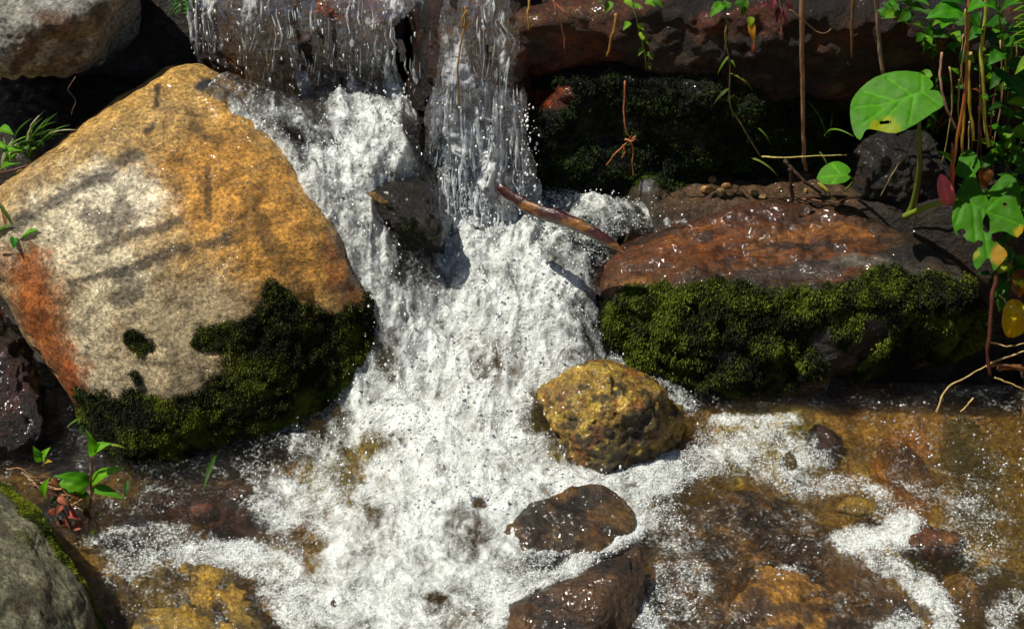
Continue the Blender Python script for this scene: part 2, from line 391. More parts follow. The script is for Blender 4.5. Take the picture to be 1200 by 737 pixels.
# --- granite boulder top left
g = [(-90, 60, 'y', .2), (-60, 125, 'z', .58), (0, 116, 'z', .55), (55, 104, 'z', .55), (100, 66, 'z', .60), (128, 20, 'z', .68), (150, -20, 'z', .72), (150, -80, 'y', .55), (30, -90, 'y', .55), (-120, -70, 'y', .5), (10, 40, 'y', .24), (60, 10, 'y', .28), (-50, 40, 'y', .18),
     (-.9, .8, .5), (-1.2, .6, .5), (-.75, .6, .45)]
rock('boulder', 'pale grey granite boulder with rusty blotches in the top left corner', 'boulder', g, '#9a968c', M_GRAN, p=8, sub=7, disp=((5, .03), (14, .012), (40, .005)), rid=((12, .012),), seed=12,
     tint=(('#b8b6b0', 9, .1, .6), ('#6e6a60', 14, .35, .6)),
     paints=[dict(s=[(60, 20), (80, 40), (40, 60)], r=18, c='#6a4a30', n=.8, a=.8), dict(s=[(20, 80), (22, 90)], r=8, c='#4a3a2a', n=.8, a=.8),
             dict(s=[(90, 50), (120, 20), (60, 90)], r=20, c='#5a4a2a', n=.6, a=.6)])
# --- grey boulder bottom left
g = [(-60, 560, 'z', .16), (0, 550, 'z', .14), (42, 585, 'z', .13), (88, 645, 'z', .11), (122, 700, 'z', .08), (130, 760, 'z', .05), (135, 800, 'z', -.08), (-150, 700, 'z', .3), (-80, 600, 'z', .26), (0, 640, 'z', .23), (40, 720, 'z', .2), (0, 830, 'z', .22), (-150, 860, 'z', .2), (60, 860, 'z', .0),
     (20, 560, 'z', -.08), (100, 690, 'z', -.1), (-.95, -.3, -.1), (-1.2, -.7, -.1)]
o, V, F, N, mk = rock('boulder', 'smooth olive grey boulder with a mossy rim in the bottom left corner', 'boulder', g, '#77735a', M_GRAN, p=10, sub=7, disp=((5, .012), (16, .006), (50, .002)), rid=((16, .006),), seed=21,
     tint=(('#8f8a6c', 9, .1, .7), ('#5c5c48', 7, .2, .6), ('#4a3f2c', 22, .5, .7)),
     paints=[dict(s=[(-5, 552), (40, 595), (85, 655), (118, 705), (125, 760)], r=14, n=.5, moss=1, c='#3c440c'),
             dict(s=[(28, 620), (35, 628)], r=12, n=.8, moss=.45, c='#55501c', a=.7), dict(s=[(30, 708)], r=8, n=.8, c='#4a3c20', a=.7),
             dict(s=[(52, 722)], r=6, n=.6, c='#b4b0a0'), dict(s=[(20, 700), (60, 690), (60, 730)], r=9, n=.9, c='#4c4028', a=.6)])
moss(o, V, F, N, mk, 600000, .003, ('#3c4808', '#66740f', '#97a01c'), seed=4, limit=14000, lift=.002)

# --- mossy slab right
slab = [(690, 345, 'z', .19), (700, 300, 'z', .235), (760, 245, 'z', .25), (830, 232, 'z', .27), (900, 230, 'z', .285), (990, 244, 'z', .29), (1080, 276, 'z', .28), (1150, 320, 'z', .25), (1165, 350, 'z', .22),
        (700, 345, 'z', .2), (780, 335, 'z', .245), (900, 332, 'z', .255), (1000, 318, 'z', .265), (1100, 335, 'z', .25),
        (690, 400, 'z', .1), (720, 445, 'z', .02), (800, 478, 'z', -.02), (880, 488, 'z', -.03), (960, 470, 'z', -.02), (1050, 448, 'z', .0), (1160, 425, 'z', .04), (1175, 380, 'z', .12),
        (850, 420, 'y', -.03), (920, 410, 'y', -.03), (1000, 400, 'y', .0), (.1, .3, 0), (.9, .35, 0), (.5, .35, -.05)]
sp = [dict(s=[(710, 300), (800, 290), (900, 270), (1000, 290)], r=45, c='#7a420e', n=.5, wet=.95),
      dict(s=[(800, 250), (900, 245), (990, 262)], r=16, c='#5a2e10', n=.6), dict(s=[(880, 285), (950, 262), (1020, 272)], r=9, c='#a4641e', n=.9, a=.8),
      dict(s=[(715, 340), (770, 325), (740, 330)], r=9, c='#96601e', n=.8), dict(s=[(840, 255), (780, 280)], r=8, c='#a8621c', n=.8, a=.8),
      dict(s=[(720, 290), (760, 270), (830, 270)], r=9, c='#2c1a0c', n=.9, a=.8, f=25), dict(s=[(840, 300), (900, 280), (980, 285)], r=6, c='#2c1a0c', n=1., a=.8, f=25),
      dict(s=[(1060, 290), (1110, 300), (1140, 320)], r=22, c='#2a2014', n=.6, wet=.7),
      dict(s=[(870, 318), (930, 308), (985, 306)], r=13, c='#54443c', n=.5, wet=.95), dict(s=[(990, 300), (1040, 300), (1090, 320), (1130, 330)], r=13, c='#6a6254', n=.7, wet=.3),
      dict(s=[(1000, 288), (1060, 295), (1040, 312)], r=5, c='#2a2420', n=1., a=.8, f=30),
      dict(s=[(730, 352), (800, 345), (880, 345), (960, 350), (1010, 335)], r=13, moss=.75, n=1.1, c='#1f220a'),
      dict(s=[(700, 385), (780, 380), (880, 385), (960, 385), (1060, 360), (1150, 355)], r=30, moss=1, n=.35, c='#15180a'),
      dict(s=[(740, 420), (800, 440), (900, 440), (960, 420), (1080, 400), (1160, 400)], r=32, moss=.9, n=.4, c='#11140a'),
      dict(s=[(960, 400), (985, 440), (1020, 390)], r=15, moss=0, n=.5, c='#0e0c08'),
      dict(s=[(1040, 340), (1060, 350)], r=22, moss=1.6, n=.4), dict(s=[(1020, 440), (1060, 425)], r=16, moss=1, n=.4)]
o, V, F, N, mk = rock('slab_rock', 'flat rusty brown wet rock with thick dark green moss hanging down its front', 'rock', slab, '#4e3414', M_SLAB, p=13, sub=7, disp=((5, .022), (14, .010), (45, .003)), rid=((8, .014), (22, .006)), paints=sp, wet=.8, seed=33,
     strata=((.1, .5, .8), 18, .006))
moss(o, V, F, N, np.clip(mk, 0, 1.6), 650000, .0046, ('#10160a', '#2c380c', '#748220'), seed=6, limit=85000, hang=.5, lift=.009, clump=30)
SLAB_V = V

# --- mossy wall below the ledge
g = [(612, 150, 'y', .33), (650, 105, 'y', .32), (720, 88, 'y', .30), (800, 92, 'y', .31), (900, 100, 'y', .33), (985, 120, 'y', .36), (600, 215, 'y', .33), (640, 250, 'y', .33), (760, 250, 'y', .33), (900, 225, 'y', .36), (990, 210, 'y', .38),
     (750, 150, 'y', .30), (850, 160, 'y', .32), (.0, .55, .55), (.7, .6, .55), (.0, .5, .1), (.7, .5, .1)]
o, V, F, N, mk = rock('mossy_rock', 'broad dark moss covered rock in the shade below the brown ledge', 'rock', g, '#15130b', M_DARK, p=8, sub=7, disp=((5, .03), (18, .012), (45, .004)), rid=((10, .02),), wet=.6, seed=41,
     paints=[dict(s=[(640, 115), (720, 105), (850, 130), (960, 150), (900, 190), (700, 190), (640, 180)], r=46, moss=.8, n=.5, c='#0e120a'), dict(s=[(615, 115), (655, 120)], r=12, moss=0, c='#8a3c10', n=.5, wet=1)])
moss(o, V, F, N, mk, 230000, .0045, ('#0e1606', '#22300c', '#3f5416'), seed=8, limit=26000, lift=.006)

# --- brown ledge above
g = [(585, 30, 'y', .33), (640, 22, 'y', .31), (720, 22, 'y', .31), (830, 14, 'y', .31), (1000, 10, 'y', .33), (1280, 10, 'y', .34), (575, 100, 'y', .38), (700, 110, 'y', .38), (900, 125, 'y', .40), (1280, 180, 'y', .42), (600, 60, 'y', .315), (800, 60, 'y', .32), (1200, 80, 'y', .34),
     (-.02, .8, .70), (.4, .95, .71), (1.3, .9, .72), (0, .7, .3), (1.3, .8, .3)]
rock('rock_ledge', 'dark reddish brown rock ledge across the top right, wet along its lip', 'rock', g, '#301a0c', M_DARK, p=12, sub=7, disp=((4, .035), (11, .018), (32, .006)), rid=((6, .03), (18, .012)), wet=.3, seed=51,
     tint=(('#6a3412', 8, .2, .7), ('#150d08', 6, .15, .8), ('#5a4420', 16, .5, .5)), strata=((0, .1, 1), 16, .006),
     paints=[dict(s=[(660, 55), (700, 65), (660, 90)], r=22, c='#7a3212', n=.8, a=.8), dict(s=[(600, 20), (700, 15)], r=9, c='#7a5434', n=.6, wet=1), dict(s=[(820, 40), (900, 30)], r=16, c='#6a3010', n=.9, a=.8), dict(s=[(960, 50), (1060, 40)], r=14, c='#5c2c12', n=.9, a=.8), dict(s=[(590, 60), (600, 90)], r=16, c='#8a3c14', n=.8, a=.8), dict(s=[(760, 50), (800, 110)], r=14, c='#4a3414', n=.9, a=.8)])
# --- rock column between the two falls
g = [(460, -20, 'y', .44), (466, 60, 'y', .42), (470, 150, 'y', .40), (478, -20, 'y', .42), (500, -30, 'y', .38), (600, -30, 'y', .38), (625, 0, 'y', .38), (480, 60, 'y', .37), (530, 40, 'y', .34), (600, 60, 'y', .34), (630, 90, 'y', .36), (485, 150, 'y', .35), (510, 210, 'y', .36), (560, 140, 'y', .32), (610, 150, 'y', .33), (630, 240, 'y', .36), (480, 230, 'y', .4),
     (-.18, .7, .75), (.05, .7, .75), (-.2, .6, .1), (.05, .6, .1), (.04, .4, .1), (-.17, .4, .15)]
rock('rock_pillar', 'red brown wet rock between the two falls at top centre', 'rock', g, '#46240f', M_DARK, p=10, sub=6, disp=((6, .02), (20, .01), (50, .004)), rid=((14, .015),), wet=.85, seed=61,
     tint=(('#803a12', 12, .2, .8), ('#1c100a', 9, .1, .8)),
     paints=[dict(s=[(490, 10), (490, 150)], r=16, c='#1a120e', n=.5), dict(s=[(545, 135), (600, 125)], r=9, c='#a04a16', n=.8), dict(s=[(520, 50), (560, 30)], r=9, c='#96441a', n=.8)])
# --- rock face behind the upper left fall
g = [(195, -40, 'y', .50), (205, 20, 'y', .46), (230, 60, 'y', .44), (260, 90, 'y', .44), (300, 130, 'y', .47), (340, 60, 'y', .43), (350, 140, 'y', .47), (330, 5, 'y', .44), (390, -10, 'y', .43), (440, 0, 'y', .42), (480, -20, 'y', .44), (400, 60, 'y', .38), (480, 60, 'y', .39), (488, 150, 'y', .44), (420, 140, 'y', .46),
     (-.65, .9, .78), (-.2, .9, .78), (-.65, .8, .1), (-.2, .7, .1), (-.5, .5, .2), (-.2, .5, .2)]
rock('rock', 'dark streaked rock face behind the upper left waterfall', 'rock', g, '#2c1f16', M_DARK, p=9, sub=7, disp=((5, .02), (18, .01), (50, .003)), rid=((12, .014),), wet=1., seed=71, streaks=(((1, .0, .0), 26, .5),),
     tint=(('#6a3c12', 7, .15, .8), ('#262430', 6, .1, .7)),
     paints=[dict(s=[(270, 5), (272, 60), (285, 95)], r=11, c='#8a5414', n=.6), dict(s=[(300, 20), (295, 60)], r=9, c='#7a5a24', n=.8), dict(s=[(380, 8), (430, 12), (435, 40)], r=16, c='#9a4a1a', n=.6), dict(s=[(335, 30), (345, 90)], r=18, c='#242630', n=.5)])
# --- dark rock splitting the cascade
g = [(412, 222, 'z', .38), (440, 212, 'z', .40), (480, 215, 'z', .39), (502, 235, 'z', .36), (518, 262, 'z', .33), (515, 292, 'z', .28), (490, 285, 'z', .29), (455, 272, 'z', .30), (425, 250, 'z', .33), (460, 235, 'z', .40), (430, 300, 'z', .1), (530, 320, 'z', .1), (460, 200, 'z', .3), (500, 205, 'z', .3)]
o, V, F, N, mk = rock('cascade_rock', 'dark wet rock with a few yellow spots splitting the white water under the upper fall', 'rock', g, '#231d10', M_DARK, p=8, sub=6, disp=((10, .01), (30, .006), (80, .002)), rid=((24, .01),), wet=1, seed=81,
     tint=(('#3c3412', 30, .3, .8),), paints=[dict(s=[(428, 226), (445, 238)], r=5, c='#b0842c', n=.8), dict(s=[(480, 270), (500, 285)], r=10, moss=.8, n=.5, c='#1c240c')])
moss(o, V, F, N, mk, 200000, .003, seed=9)
# --- small mossy hump at the recess
g = [(712, 215, 'z', .25), (735, 198, 'z', .29), (775, 192, 'z', .31), (812, 200, 'z', .29), (830, 222, 'z', .25), (825, 245, 'z', .2), (720, 245, 'z', .2), (770, 230, 'z', .29), (760, 215, 'z', .31), (.2, .36, .2), (.37, .36, .2), (.3, .12, .15)]
o, V, F, N, mk = rock('mossy_rock', 'small rounded rock with a thin moss cap beside the drifting stick', 'rock', g, '#3a3018', M_ROCK, p=7, sub=6, disp=((12, .008), (40, .003)), wet=.7, seed=91,
     paints=[dict(s=[(740, 205), (780, 200), (815, 212)], r=15, moss=1, n=.5, c='#20240c'), dict(s=[(750, 212)], r=8, c='#5c5c60', n=.5)])
moss(o, V, F, N, mk, 330000, .0035, ('#1c2608', '#3c4e10', '#64781c'), seed=10)
# --- dark stone behind the big leaf
g = [(1000, 190, 'z', .33), (1010, 160, 'z', .38), (1045, 148, 'z', .40), (1090, 160, 'z', .38), (1108, 190, 'z', .34), (1105, 225, 'z', .28), (1060, 245, 'z', .26), (1010, 228, 'z', .28), (1050, 195, 'z', .37), (.65, .42, .25), (.85, .45, .25)]
rock('stone', 'rounded dark grey stone in the shade under the big round leaf', 'stone', g, '#1e1a16', M_DARK, p=12, sub=6, disp=((8, .022), (24, .010), (60, .004)), rid=((16, .012),), wet=.5, seed=95, tint=(('#3a2818', 18, .3, .7), ('#2a2a2c', 12, .3, .7), ('#2a3010', 22, .2, .8)))

# --- golden rock in the foam
g = [(618, 458, 'z', .07), (640, 430, 'z', .12), (680, 416, 'z', .16), (735, 424, 'z', .165), (778, 446, 'z', .13), (806, 478, 'z', .06), (800, 520, 'z', .0), (765, 548, 'z', -.01), (705, 572, 'z', -.02), (664, 545, 'z', .01), (640, 505, 'z', .04), (700, 440, 'z', .175), (760, 478, 'z', .13), (660, 462, 'z', .135), (715, 520, 'z', .07), (.08, -.05, -.08), (.3, -.02, -.08), (.17, .1, -.05)]
o, V, F, N, mk = rock('rock', 'knobbly golden yellow rock in the middle of the foam below the moss', 'rock', g, '#8a6c24', M_ROCK, p=15, sub=7, disp=((7, .024), (22, .009), (60, .004)), rid=((14, .014), (36, .006)), wet=.8, seed=104, grow=.98,
     tint=(('#2c2410', 26, .12, .85), ('#c0a03c', 45, .25, .8), ('#8a5018', 30, .4, .7)),
     paints=[dict(s=[(740, 510), (720, 540), (770, 490)], r=18, c='#2c2610', n=.9, a=.7), dict(s=[(640, 440), (700, 428)], r=9, c='#a8882c', n=.6, a=.8)])
# --- brown flat rock and the dark block in front of it
g = [(644, 590, 'z', 0.025), (656, 572, 'z', 0.040), (700, 566, 'z', 0.045), (742, 588, 'z', 0.030), (742, 612, 'z', 0.010), (700, 645, 'z', -0.002), (640, 672, 'z', -0.014), (540, 710, 'z', -0.040), (530, 640, 'z', -0.030), (590, 606, 'z', -0.005), (600, 700, 'z', -0.070), (740, 640, 'z', -0.070), (650, 590, 'z', -0.110)]
rock('rock', 'low brown streaked rock ringed by foam right of the plunge', 'rock', g, '#6e5024', M_BROWN, p=22, grow=1.07, sub=6, disp=((7, .014), (22, .005), (60, .0015)), rid=((18, .008),), wet=.9, seed=111,
     tint=(('#2a1f12', 12, .1, .8), ('#8a5c20', 18, .35, .7)), streaks=(((-.5, .85, .0), 30, .6),))
g = [(592, 700, 'z', 0.031), (620, 688, 'z', 0.041), (670, 690, 'z', 0.046), (700, 662, 'z', 0.061), (752, 628, 'z', 0.071), (760, 650, 'z', 0.056), (752, 700, 'z', 0.016), (740, 745, 'z', -0.014), (680, 790, 'z', 0.006), (600, 790, 'z', -0.004), (585, 740, 'z', 0.006), (700, 720, 'z', 0.056), (640, 720, 'z', 0.051), (600, 700, 'z', -0.114), (750, 680, 'z', -0.114)]
rock('rock', 'dark wet block of rock breaking the surface at the bottom centre', 'rock', g, '#5a3c1c', M_BROWN, p=22, grow=1.04, sub=7, disp=((6, .020), (20, .007), (55, .002)), rid=((18, .010),), wet=1, seed=121,
     tint=(('#7c5420', 12, .25, .7), ('#1c1610', 12, .15, .8)))
# --- broad brown rock just under the surface, bottom right
g = [(770, 640, 'z', -.02), (800, 585, 'z', -.012), (870, 565, 'z', -.01), (960, 600, 'z', -.01), (1030, 650, 'z', -.012), (1090, 700, 'z', -.018), (1110, 760, 'z', -.03), (900, 840, 'z', -.01), (760, 800, 'z', -.03), (900, 680, 'z', .004), (850, 620, 'z', .0), (.2, -.4, -.12), (.6, -.5, -.12), (.5, -.2, -.12)]
rock('rock', 'broad brown and gold rock just under the water at the bottom right', 'rock', g, '#b07c2c', M_BROWN, p=8, sub=7, disp=((6, .012), (20, .008), (60, .003)), rid=((12, .012), (30, .006)), wet=.95, seed=131,
     tint=(('#4a3014', 9, .1, .8), ('#c08828', 14, .3, .8), ('#2c2414', 12, .35, .75)), streaks=(((.75, .65, .0), 24, .4),))
# --- golden submerged rock bottom left
g = [(140, 670, 'z', -.01), (180, 645, 'z', .0), (240, 655, 'z', .005), (300, 680, 'z', .0), (325, 730, 'z', -.01), (300, 790, 'z', -.01), (140, 790, 'z', -.02), (230, 710, 'z', .012), (150, 700, 'z', -.1), (300, 740, 'z', -.1), (200, 650, 'z', -.1)]
rock('rock', 'golden speckled rock under shallow water beside the grey boulder', 'rock', g, '#9c7c2a', M_ROCK, p=7, sub=6, disp=((10, .012), (30, .007), (80, .003)), rid=((20, .010),), wet=.9, seed=141,
     tint=(('#3c2c12', 18, .1, .8), ('#b48a28', 20, .35, .8), ('#5c5c58', 14, .5, .7)))
def pebble(name, label, cx, cy, rx, ry, z, h, base, tint=(), sub=5, wet=.8, mat=None, seed=0, tilt=0, cat='stone', ang=0, group=None, p=7):
    r = np.random.RandomState(int(cx*7+cy)); pts = []
    c = P(cx, cy, z=z); s = .00158*1.1
    for k in range(11):
        a = k/11*6.283+r.rand()*.3; q = .85+.3*r.rand()
        dx, dy = rx*math.cos(a), ry*1.5*math.sin(a)
        x = dx*math.cos(ang)-dy*math.sin(ang); y = dx*math.sin(ang)+dy*math.cos(ang)
        pts.append(c+np.array([x*s*q, y*s*q, 0])); pts.append(c+np.array([x*s*q*.6, y*s*q*.6, h*(.8+.3*r.rand())]))
        pts.append(c+np.array([x*s*q*.7, y*s*q*.7, -h]))
    return rock(name, label, cat, [tuple(q) for q in pts], base, mat or M_ROCK, p=p, sub=sub, disp=((16, .1*h+.002), (50, .05*h+.001)), tint=tint, wet=wet, seed=seed+int(cx), rid=((30, .004),), group=group)
pebble('rock', 'small gold brown rock awash in foam at the bottom edge', 395, 712, 34, 18, -.008, .016, '#6e5a20', (('#2c2410', 25, .1, .8),))
pebble('stone', 'small flat olive gold stone at the edge of the foam raft', 1003, 593, 28, 11, -.002, .014, '#8a6c1c', (('#5a4414', 20, .3, .6),), ang=.1)
pebble('stone', 'reddish brown stone just breaking the surface near the right edge', 1090, 638, 44, 19, -.014, .02, '#5c3418', (('#241810', 20, .1, .8), ('#8a5a2a', 24, .4, .7)))
pebble('stone', 'small round gold stone between two foam trails', 925, 545, 14, 20, -.01, .02, '#4a3c14', (('#20160a', 25, .1, .8),))
pebble('stone', 'dark red brown stone under the foam beside the mossy slab', 965, 520, 26, 22, -.012, .02, '#3c1e10', (('#1a0e08', 25, .1, .8),))
pebble('stone', 'dark brown stone awash left of the plunge pool', 285, 580, 26, 14, -.01, .022, '#3c2410', (('#1a0e08', 25, .1, .8),))
pebble('stone', 'rusty brown stone under the bubbles below the mossy boulder', 235, 600, 24, 12, -.015, .02, '#5a2c10', (('#2a1a0a', 25, .1, .8),))
pebble('stone', 'pale yellow stone showing through the foam left of centre', 432, 588, 18, 22, -.02, .035, '#a89440', sub=4, ang=.4)
pebble('rock', 'long gold edged rock sloping out of the bottom right corner', 1150, 700, 60, 24, -.03, .03, '#7a5818', (('#b88428', 16, .2, .8), ('#3c3410', 12, .1, .8)), ang=-.6, sub=6)
pebble('rock', 'orange streaked rock under clear water at right', 1062, 552, 34, 36, -.05, .028, '#8a5c1c', (('#c08a2c', 14, .2, .8), ('#5c2c10', 20, .2, .7)), ang=.4, sub=6)
# pale pebbles on the shelf behind the slab
for i, (x, y, rx, ry, c) in enumerate([(828, 222, 12, 5, '#c0904c'), (842, 229, 9, 4, '#caa468'), (855, 220, 8, 4, '#a87a40'), (868, 226, 9, 5, '#d0b078'), (882, 222, 8, 4, '#b08848'), (896, 229, 10, 4, '#c4a060'), (912, 224, 9, 4, '#a8824a'), (836, 214, 7, 4, '#b89458'), (945, 223, 7, 4, '#c8a058'), (960, 215, 6, 4, '#b09058'), (928, 214, 8, 4, '#8a6a38'), (960, 182, 4, 6, '#cfae7c')]):
    pebble('pebble', ['wide tan', 'pale buff', 'brown', 'pale straw', 'dull gold', 'sandy', 'light brown', 'small buff', 'amber', 'little khaki', 'dark tan', 'upright pale'][i]+' pebble on the shelf behind the rusty slab, number '[:-9]+[' leftmost of the row', ' second from the left', ' behind the row', ' at mid row', ' right of mid row', ' at the right of the row', ' beside the bare upright twig', ' near the hump', ' under the small round leaf', ' just above the small round leaf', ' left of the small round leaf', ' by the twig foot'][i],
           x+3*math.sin(i*2.3), y+3.5*math.sin(i*5.1), rx*(.8+.25*math.sin(i*3.7)), ry*(.8+.3*math.sin(i*1.9)), .283, .008, c, (('#7a5a30', 40, .2, .6),), sub=4, wet=.5, cat='pebble', group='tan pebbles on the shelf', p=5)
# dark wet rock down the far left edge
g = [(-60, 330, 'z', .22), (0, 335, 'z', .2), (20, 380, 'z', .15), (45, 440, 'z', .09), (62, 500, 'z', .04), (55, 530, 'z', .0), (-40, 540, 'z', .02), (-90, 440, 'z', .12), (0, 430, 'z', .13), (-.9, -.1, -.1), (-1.2, 0, -.1), (-.98, .2, -.05)]
rock('rock', 'dark red brown wet rock with a trickle over it at the far left edge', 'rock', g, '#33201a', M_DARK, p=7, sub=6, disp=((8, .02), (26, .010), (70, .004)), rid=((20, .014),), wet=1, seed=151,
     tint=(('#5a3028', 12, .2, .8), ('#1a1418', 8, .1, .8)), paints=[dict(s=[(12, 355)], r=10, c='#7a2010', n=.5)])
# ------------------------------------------------------------------ ground and water
def rbf(pts, vals, smooth=1e-4):
    pts = np.array(pts); n = len(pts)
    K = -np.linalg.norm(pts[:, None]-pts[None], axis=2)
    A = np.zeros((n+1, n+1)); A[:n, :n] = K-np.eye(n)*smooth*-1*-1; A[:n, n] = 1; A[n, :n] = 1
    s = np.linalg.solve(A, np.r_[vals, 0]); wt, c = s[:n], s[n]
    def f(X):
        out = np.zeros(len(X))
        for i in range(0, len(X), 20000):
            Q = X[i:i+20000]; out[i:i+20000] = -np.linalg.norm(Q[:, None]-pts[None], axis=2)@wt+c
        return out
    return f
wc = []  # water surface control points (px, py, z)
for q in [(60, 620, 0), (150, 620, 0), (300, 600, 0), (300, 700, 0), (420, 700, 0), (520, 720, 0), (640, 720, 0), (760, 700, 0), (900, 700, 0), (1050, 700, 0), (1200, 700, 0), (1200, 560, 0), (1050, 560, 0), (900, 540, 0), (1000, 480, 0), (1150, 480, 0),
          (820, 500, .0), (150, 580, 0), (250, 560, 0), (380, 560, .005), (600, 640, .005), (450, 620, .01), (560, 580, .02), (480, 520, .04), (400, 500, .03), (560, 480, .07), (620, 450, .08), (640, 520, .03), (700, 580, .01),
          (450, 430, .11), (540, 400, .13), (620, 400, .13), (680, 390, .13), (470, 360, .19), (560, 330, .18), (640, 320, .18), (440, 300, .27), (400, 260, .34), (360, 210, .41), (320, 160, .46), (280, 120, .51), (245, 90, .545),
          (570, 260, .23), (530, 300, .2), (650, 260, .23), (690, 270, .245), (740, 255, .245), (800, 250, .25), (430, 200, .40), (430, 150, .43), (480, 180, .40), (400, 130, .44), (440, 118, .45), (475, 125, .45), (380, 180, .41), (560, 230, .26), (530, 200, .3), (610, 210, .27),
          (760, 440, .03), (720, 410, .07), (790, 465, .01)]:
    p = P(q[0], q[1], z=q[2]); wc.append((p[0], p[1], q[2]))
wc += [(x, -1.2, -.01) for x in (-1, 0, 1)]+[(x, -3, -.05) for x in (-1.5, 0, 1.5)]+[(1.3, 0, 0), (-1.3, -.3, 0), (-.8, 0, 0), (-.85, .2, .03), (-1.15, .1, .04), (-1., -.1, 0), (-1.3, .1, .04), (-.95, 0., .01), (-.2, .5, .42), (.2, .5, .26)]
wc = np.array(wc); HW = rbf(wc[:, :2], wc[:, 2])
def bank(X):
    x, y = X[:, 0], X[:, 1]
    zb = np.full(len(X), -.09)
    zb = np.maximum(zb, sstep(1.0, 1.5, x)*(.35+.1*y)+.0*x-.09*(x < 1.0))
    zb = np.maximum(zb, -.09+sstep(-1.05, -1.6, x)*.45)
    zb = np.maximum(zb, -.09+sstep(.12, .26, y)*sstep(.15, .28, x)*.365)
    zb = np.maximum(zb, -.09+sstep(.18, .36, y)*sstep(-.25, -.5, x)*.45)
    zb = np.maximum(zb, -.09+sstep(.4, .75, y)*.74)
    return zb
def HB(X):
    hw = HW(X); d = .055+.035*vnoise(np.c_[X, X[:, 0]*0], 3, 8)
    inner = hw-d-.02*sstep(-.2, -.6, X[:, 1])
    b = bank(X); k = sstep(.1, .3, X[:, 1])
    z = np.where(X[:, 1] > .4, b, np.maximum(b, np.where((X[:, 0] > .1)*(X[:, 1] > .0), -.08, inner)))
    P3 = np.c_[X, X[:, 0]*0]
    return z+.010*fbm(P3, 9, 5, 3)+.006*fbm(P3, 40, 3, 5)+.10*sstep(2.5, 9, np.hypot(X[:, 0], X[:, 1]))*fbm(P3, .4, 3, 6)*8
def axis(a, b, s, far):
    m = np.arange(a, b, s); out = [b]; st = s
    while out[-1] < far: st *= 1.35; out.append(out[-1]+st)
    lo = [a]; st = s
    while lo[-1] > -far: st *= 1.35; lo.append(lo[-1]-st)
    return np.array(lo[1:][::-1]+list(m)+out)
gx, gy = axis(-1.15, 1.2, .005, 60), axis(-.85, .6, .005, 60)
X, Y = np.meshgrid(gx, gy, indexing='ij'); XY = np.c_[X.ravel(), Y.ravel()]
Z = HB(XY); V = np.c_[XY, Z]
col = np.tile(lin('#3a2f1a', .9), (len(V), 1)); wet = np.full(len(V), .5)
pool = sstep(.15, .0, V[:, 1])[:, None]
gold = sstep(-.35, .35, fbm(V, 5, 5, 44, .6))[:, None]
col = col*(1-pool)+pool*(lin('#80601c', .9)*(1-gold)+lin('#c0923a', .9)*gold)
sh = sstep(.15, .22, V[:, 1])*sstep(.22, .34, V[:, 0])*sstep(1., .9, V[:, 0]); col = col*(1-sh[:, None])+sh[:, None]*lin('#5a4026', .7)
soil = np.maximum(sstep(.42, .5, V[:, 1]), sstep(.66, .74, V[:, 0]+.1*V[:, 1])*sstep(-.0, .06, V[:, 1])); soil = np.maximum(soil, sstep(.1, .2, V[:, 1])*sstep(.1, 0, V[:, 0])); col = col*(1-soil[:, None])+soil[:, None]*lin('#241a10')
def patch(pl, r, c, a=1, n=.7, f=12, seed=3):
    global col
    d = seg_dist(V*np.array([1, 1, 0]), [P(x, y, z=-.05)*np.array([1, 1, 0]) for x, y in pl])/(r*.00158)+n*fbm(V, f, 4, seed)
    wgt = (sstep(1.2, .8, d)*a)[:, None]; col = col*(1-wgt)+lin(c, .9)*wgt
patch([(1010, 490), (1060, 480), (1100, 500)], 50, '#a87c30'); patch([(1060, 520), (1040, 560), (1080, 590)], 22, '#b4661c', .8)
patch([(1150, 540), (1140, 600), (1190, 620)], 34, '#4c4414', .8); patch([(1180, 520), (1190, 650)], 16, '#8a6c24', .6, 1.); patch([(1130, 500), (1120, 540)], 16, '#4a4614', .8)
patch([(1120, 680), (1190, 690)], 28, '#4a4212', .9); patch([(20, 440), (60, 500), (90, 560)], 60, '#241a14', 1.); patch([(200, 590), (280, 590)], 50, '#3c2410', .9); patch([(120, 600), (160, 640)], 30, '#4a3c28', .8)
patch([(200, 590), (270, 600)], 12, '#6a2c10', .7, 1.); patch([(180, 630), (220, 620)], 16, '#8a6820', .8)
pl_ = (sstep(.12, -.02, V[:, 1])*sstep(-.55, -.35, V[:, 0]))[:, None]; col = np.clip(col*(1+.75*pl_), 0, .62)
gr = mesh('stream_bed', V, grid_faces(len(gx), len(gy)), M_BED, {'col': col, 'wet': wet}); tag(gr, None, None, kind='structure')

M_WATER = water_mat('water', refr=.35, tint=(.98, .97, .92), soft=.48, tl=.2)
gx, gy = np.arange(-1.14, 1.16, .0027), np.arange(-.85, .48, .0027)
X, Y = np.meshgrid(gx, gy, indexing='ij'); XY = np.c_[X.ravel(), Y.ravel()]
Z = HW(XY); V0 = np.c_[XY, Z]
foam = np.zeros(len(V0)); turb = np.zeros(len(V0))
P3 = np.c_[XY, XY[:, 0]*0]
wn1 = fbm(P3, 10, 5, 71, .65)
def fs(pts, r, a, n=.5, t=None, soft=1.1):
    global foam, turb
    pp = [hit(V0, x, y, 4) for x, y in pts]
    d = seg_dist(V0, pp)/(r*.00158)
    k = sstep(1+soft*.5, 1-soft*.5, d+n*wn1)
    foam = np.maximum(foam, k*a)
    tt = a if t is None else t
    turb = np.maximum(turb, sstep(1.25, .6, d)*tt)
fs([(430, 150), (450, 180), (400, 195)], 44, .95, .3, 1); fs([(400, 128), (440, 122), (470, 130)], 26, .9, .3, 1)
fs([(560, 240), (590, 290)], 62, .9, .3, 1); fs([(590, 310), (600, 380)], 92, 1., .3, 1); fs([(640, 330), (660, 400)], 56, .75, .5, .8)
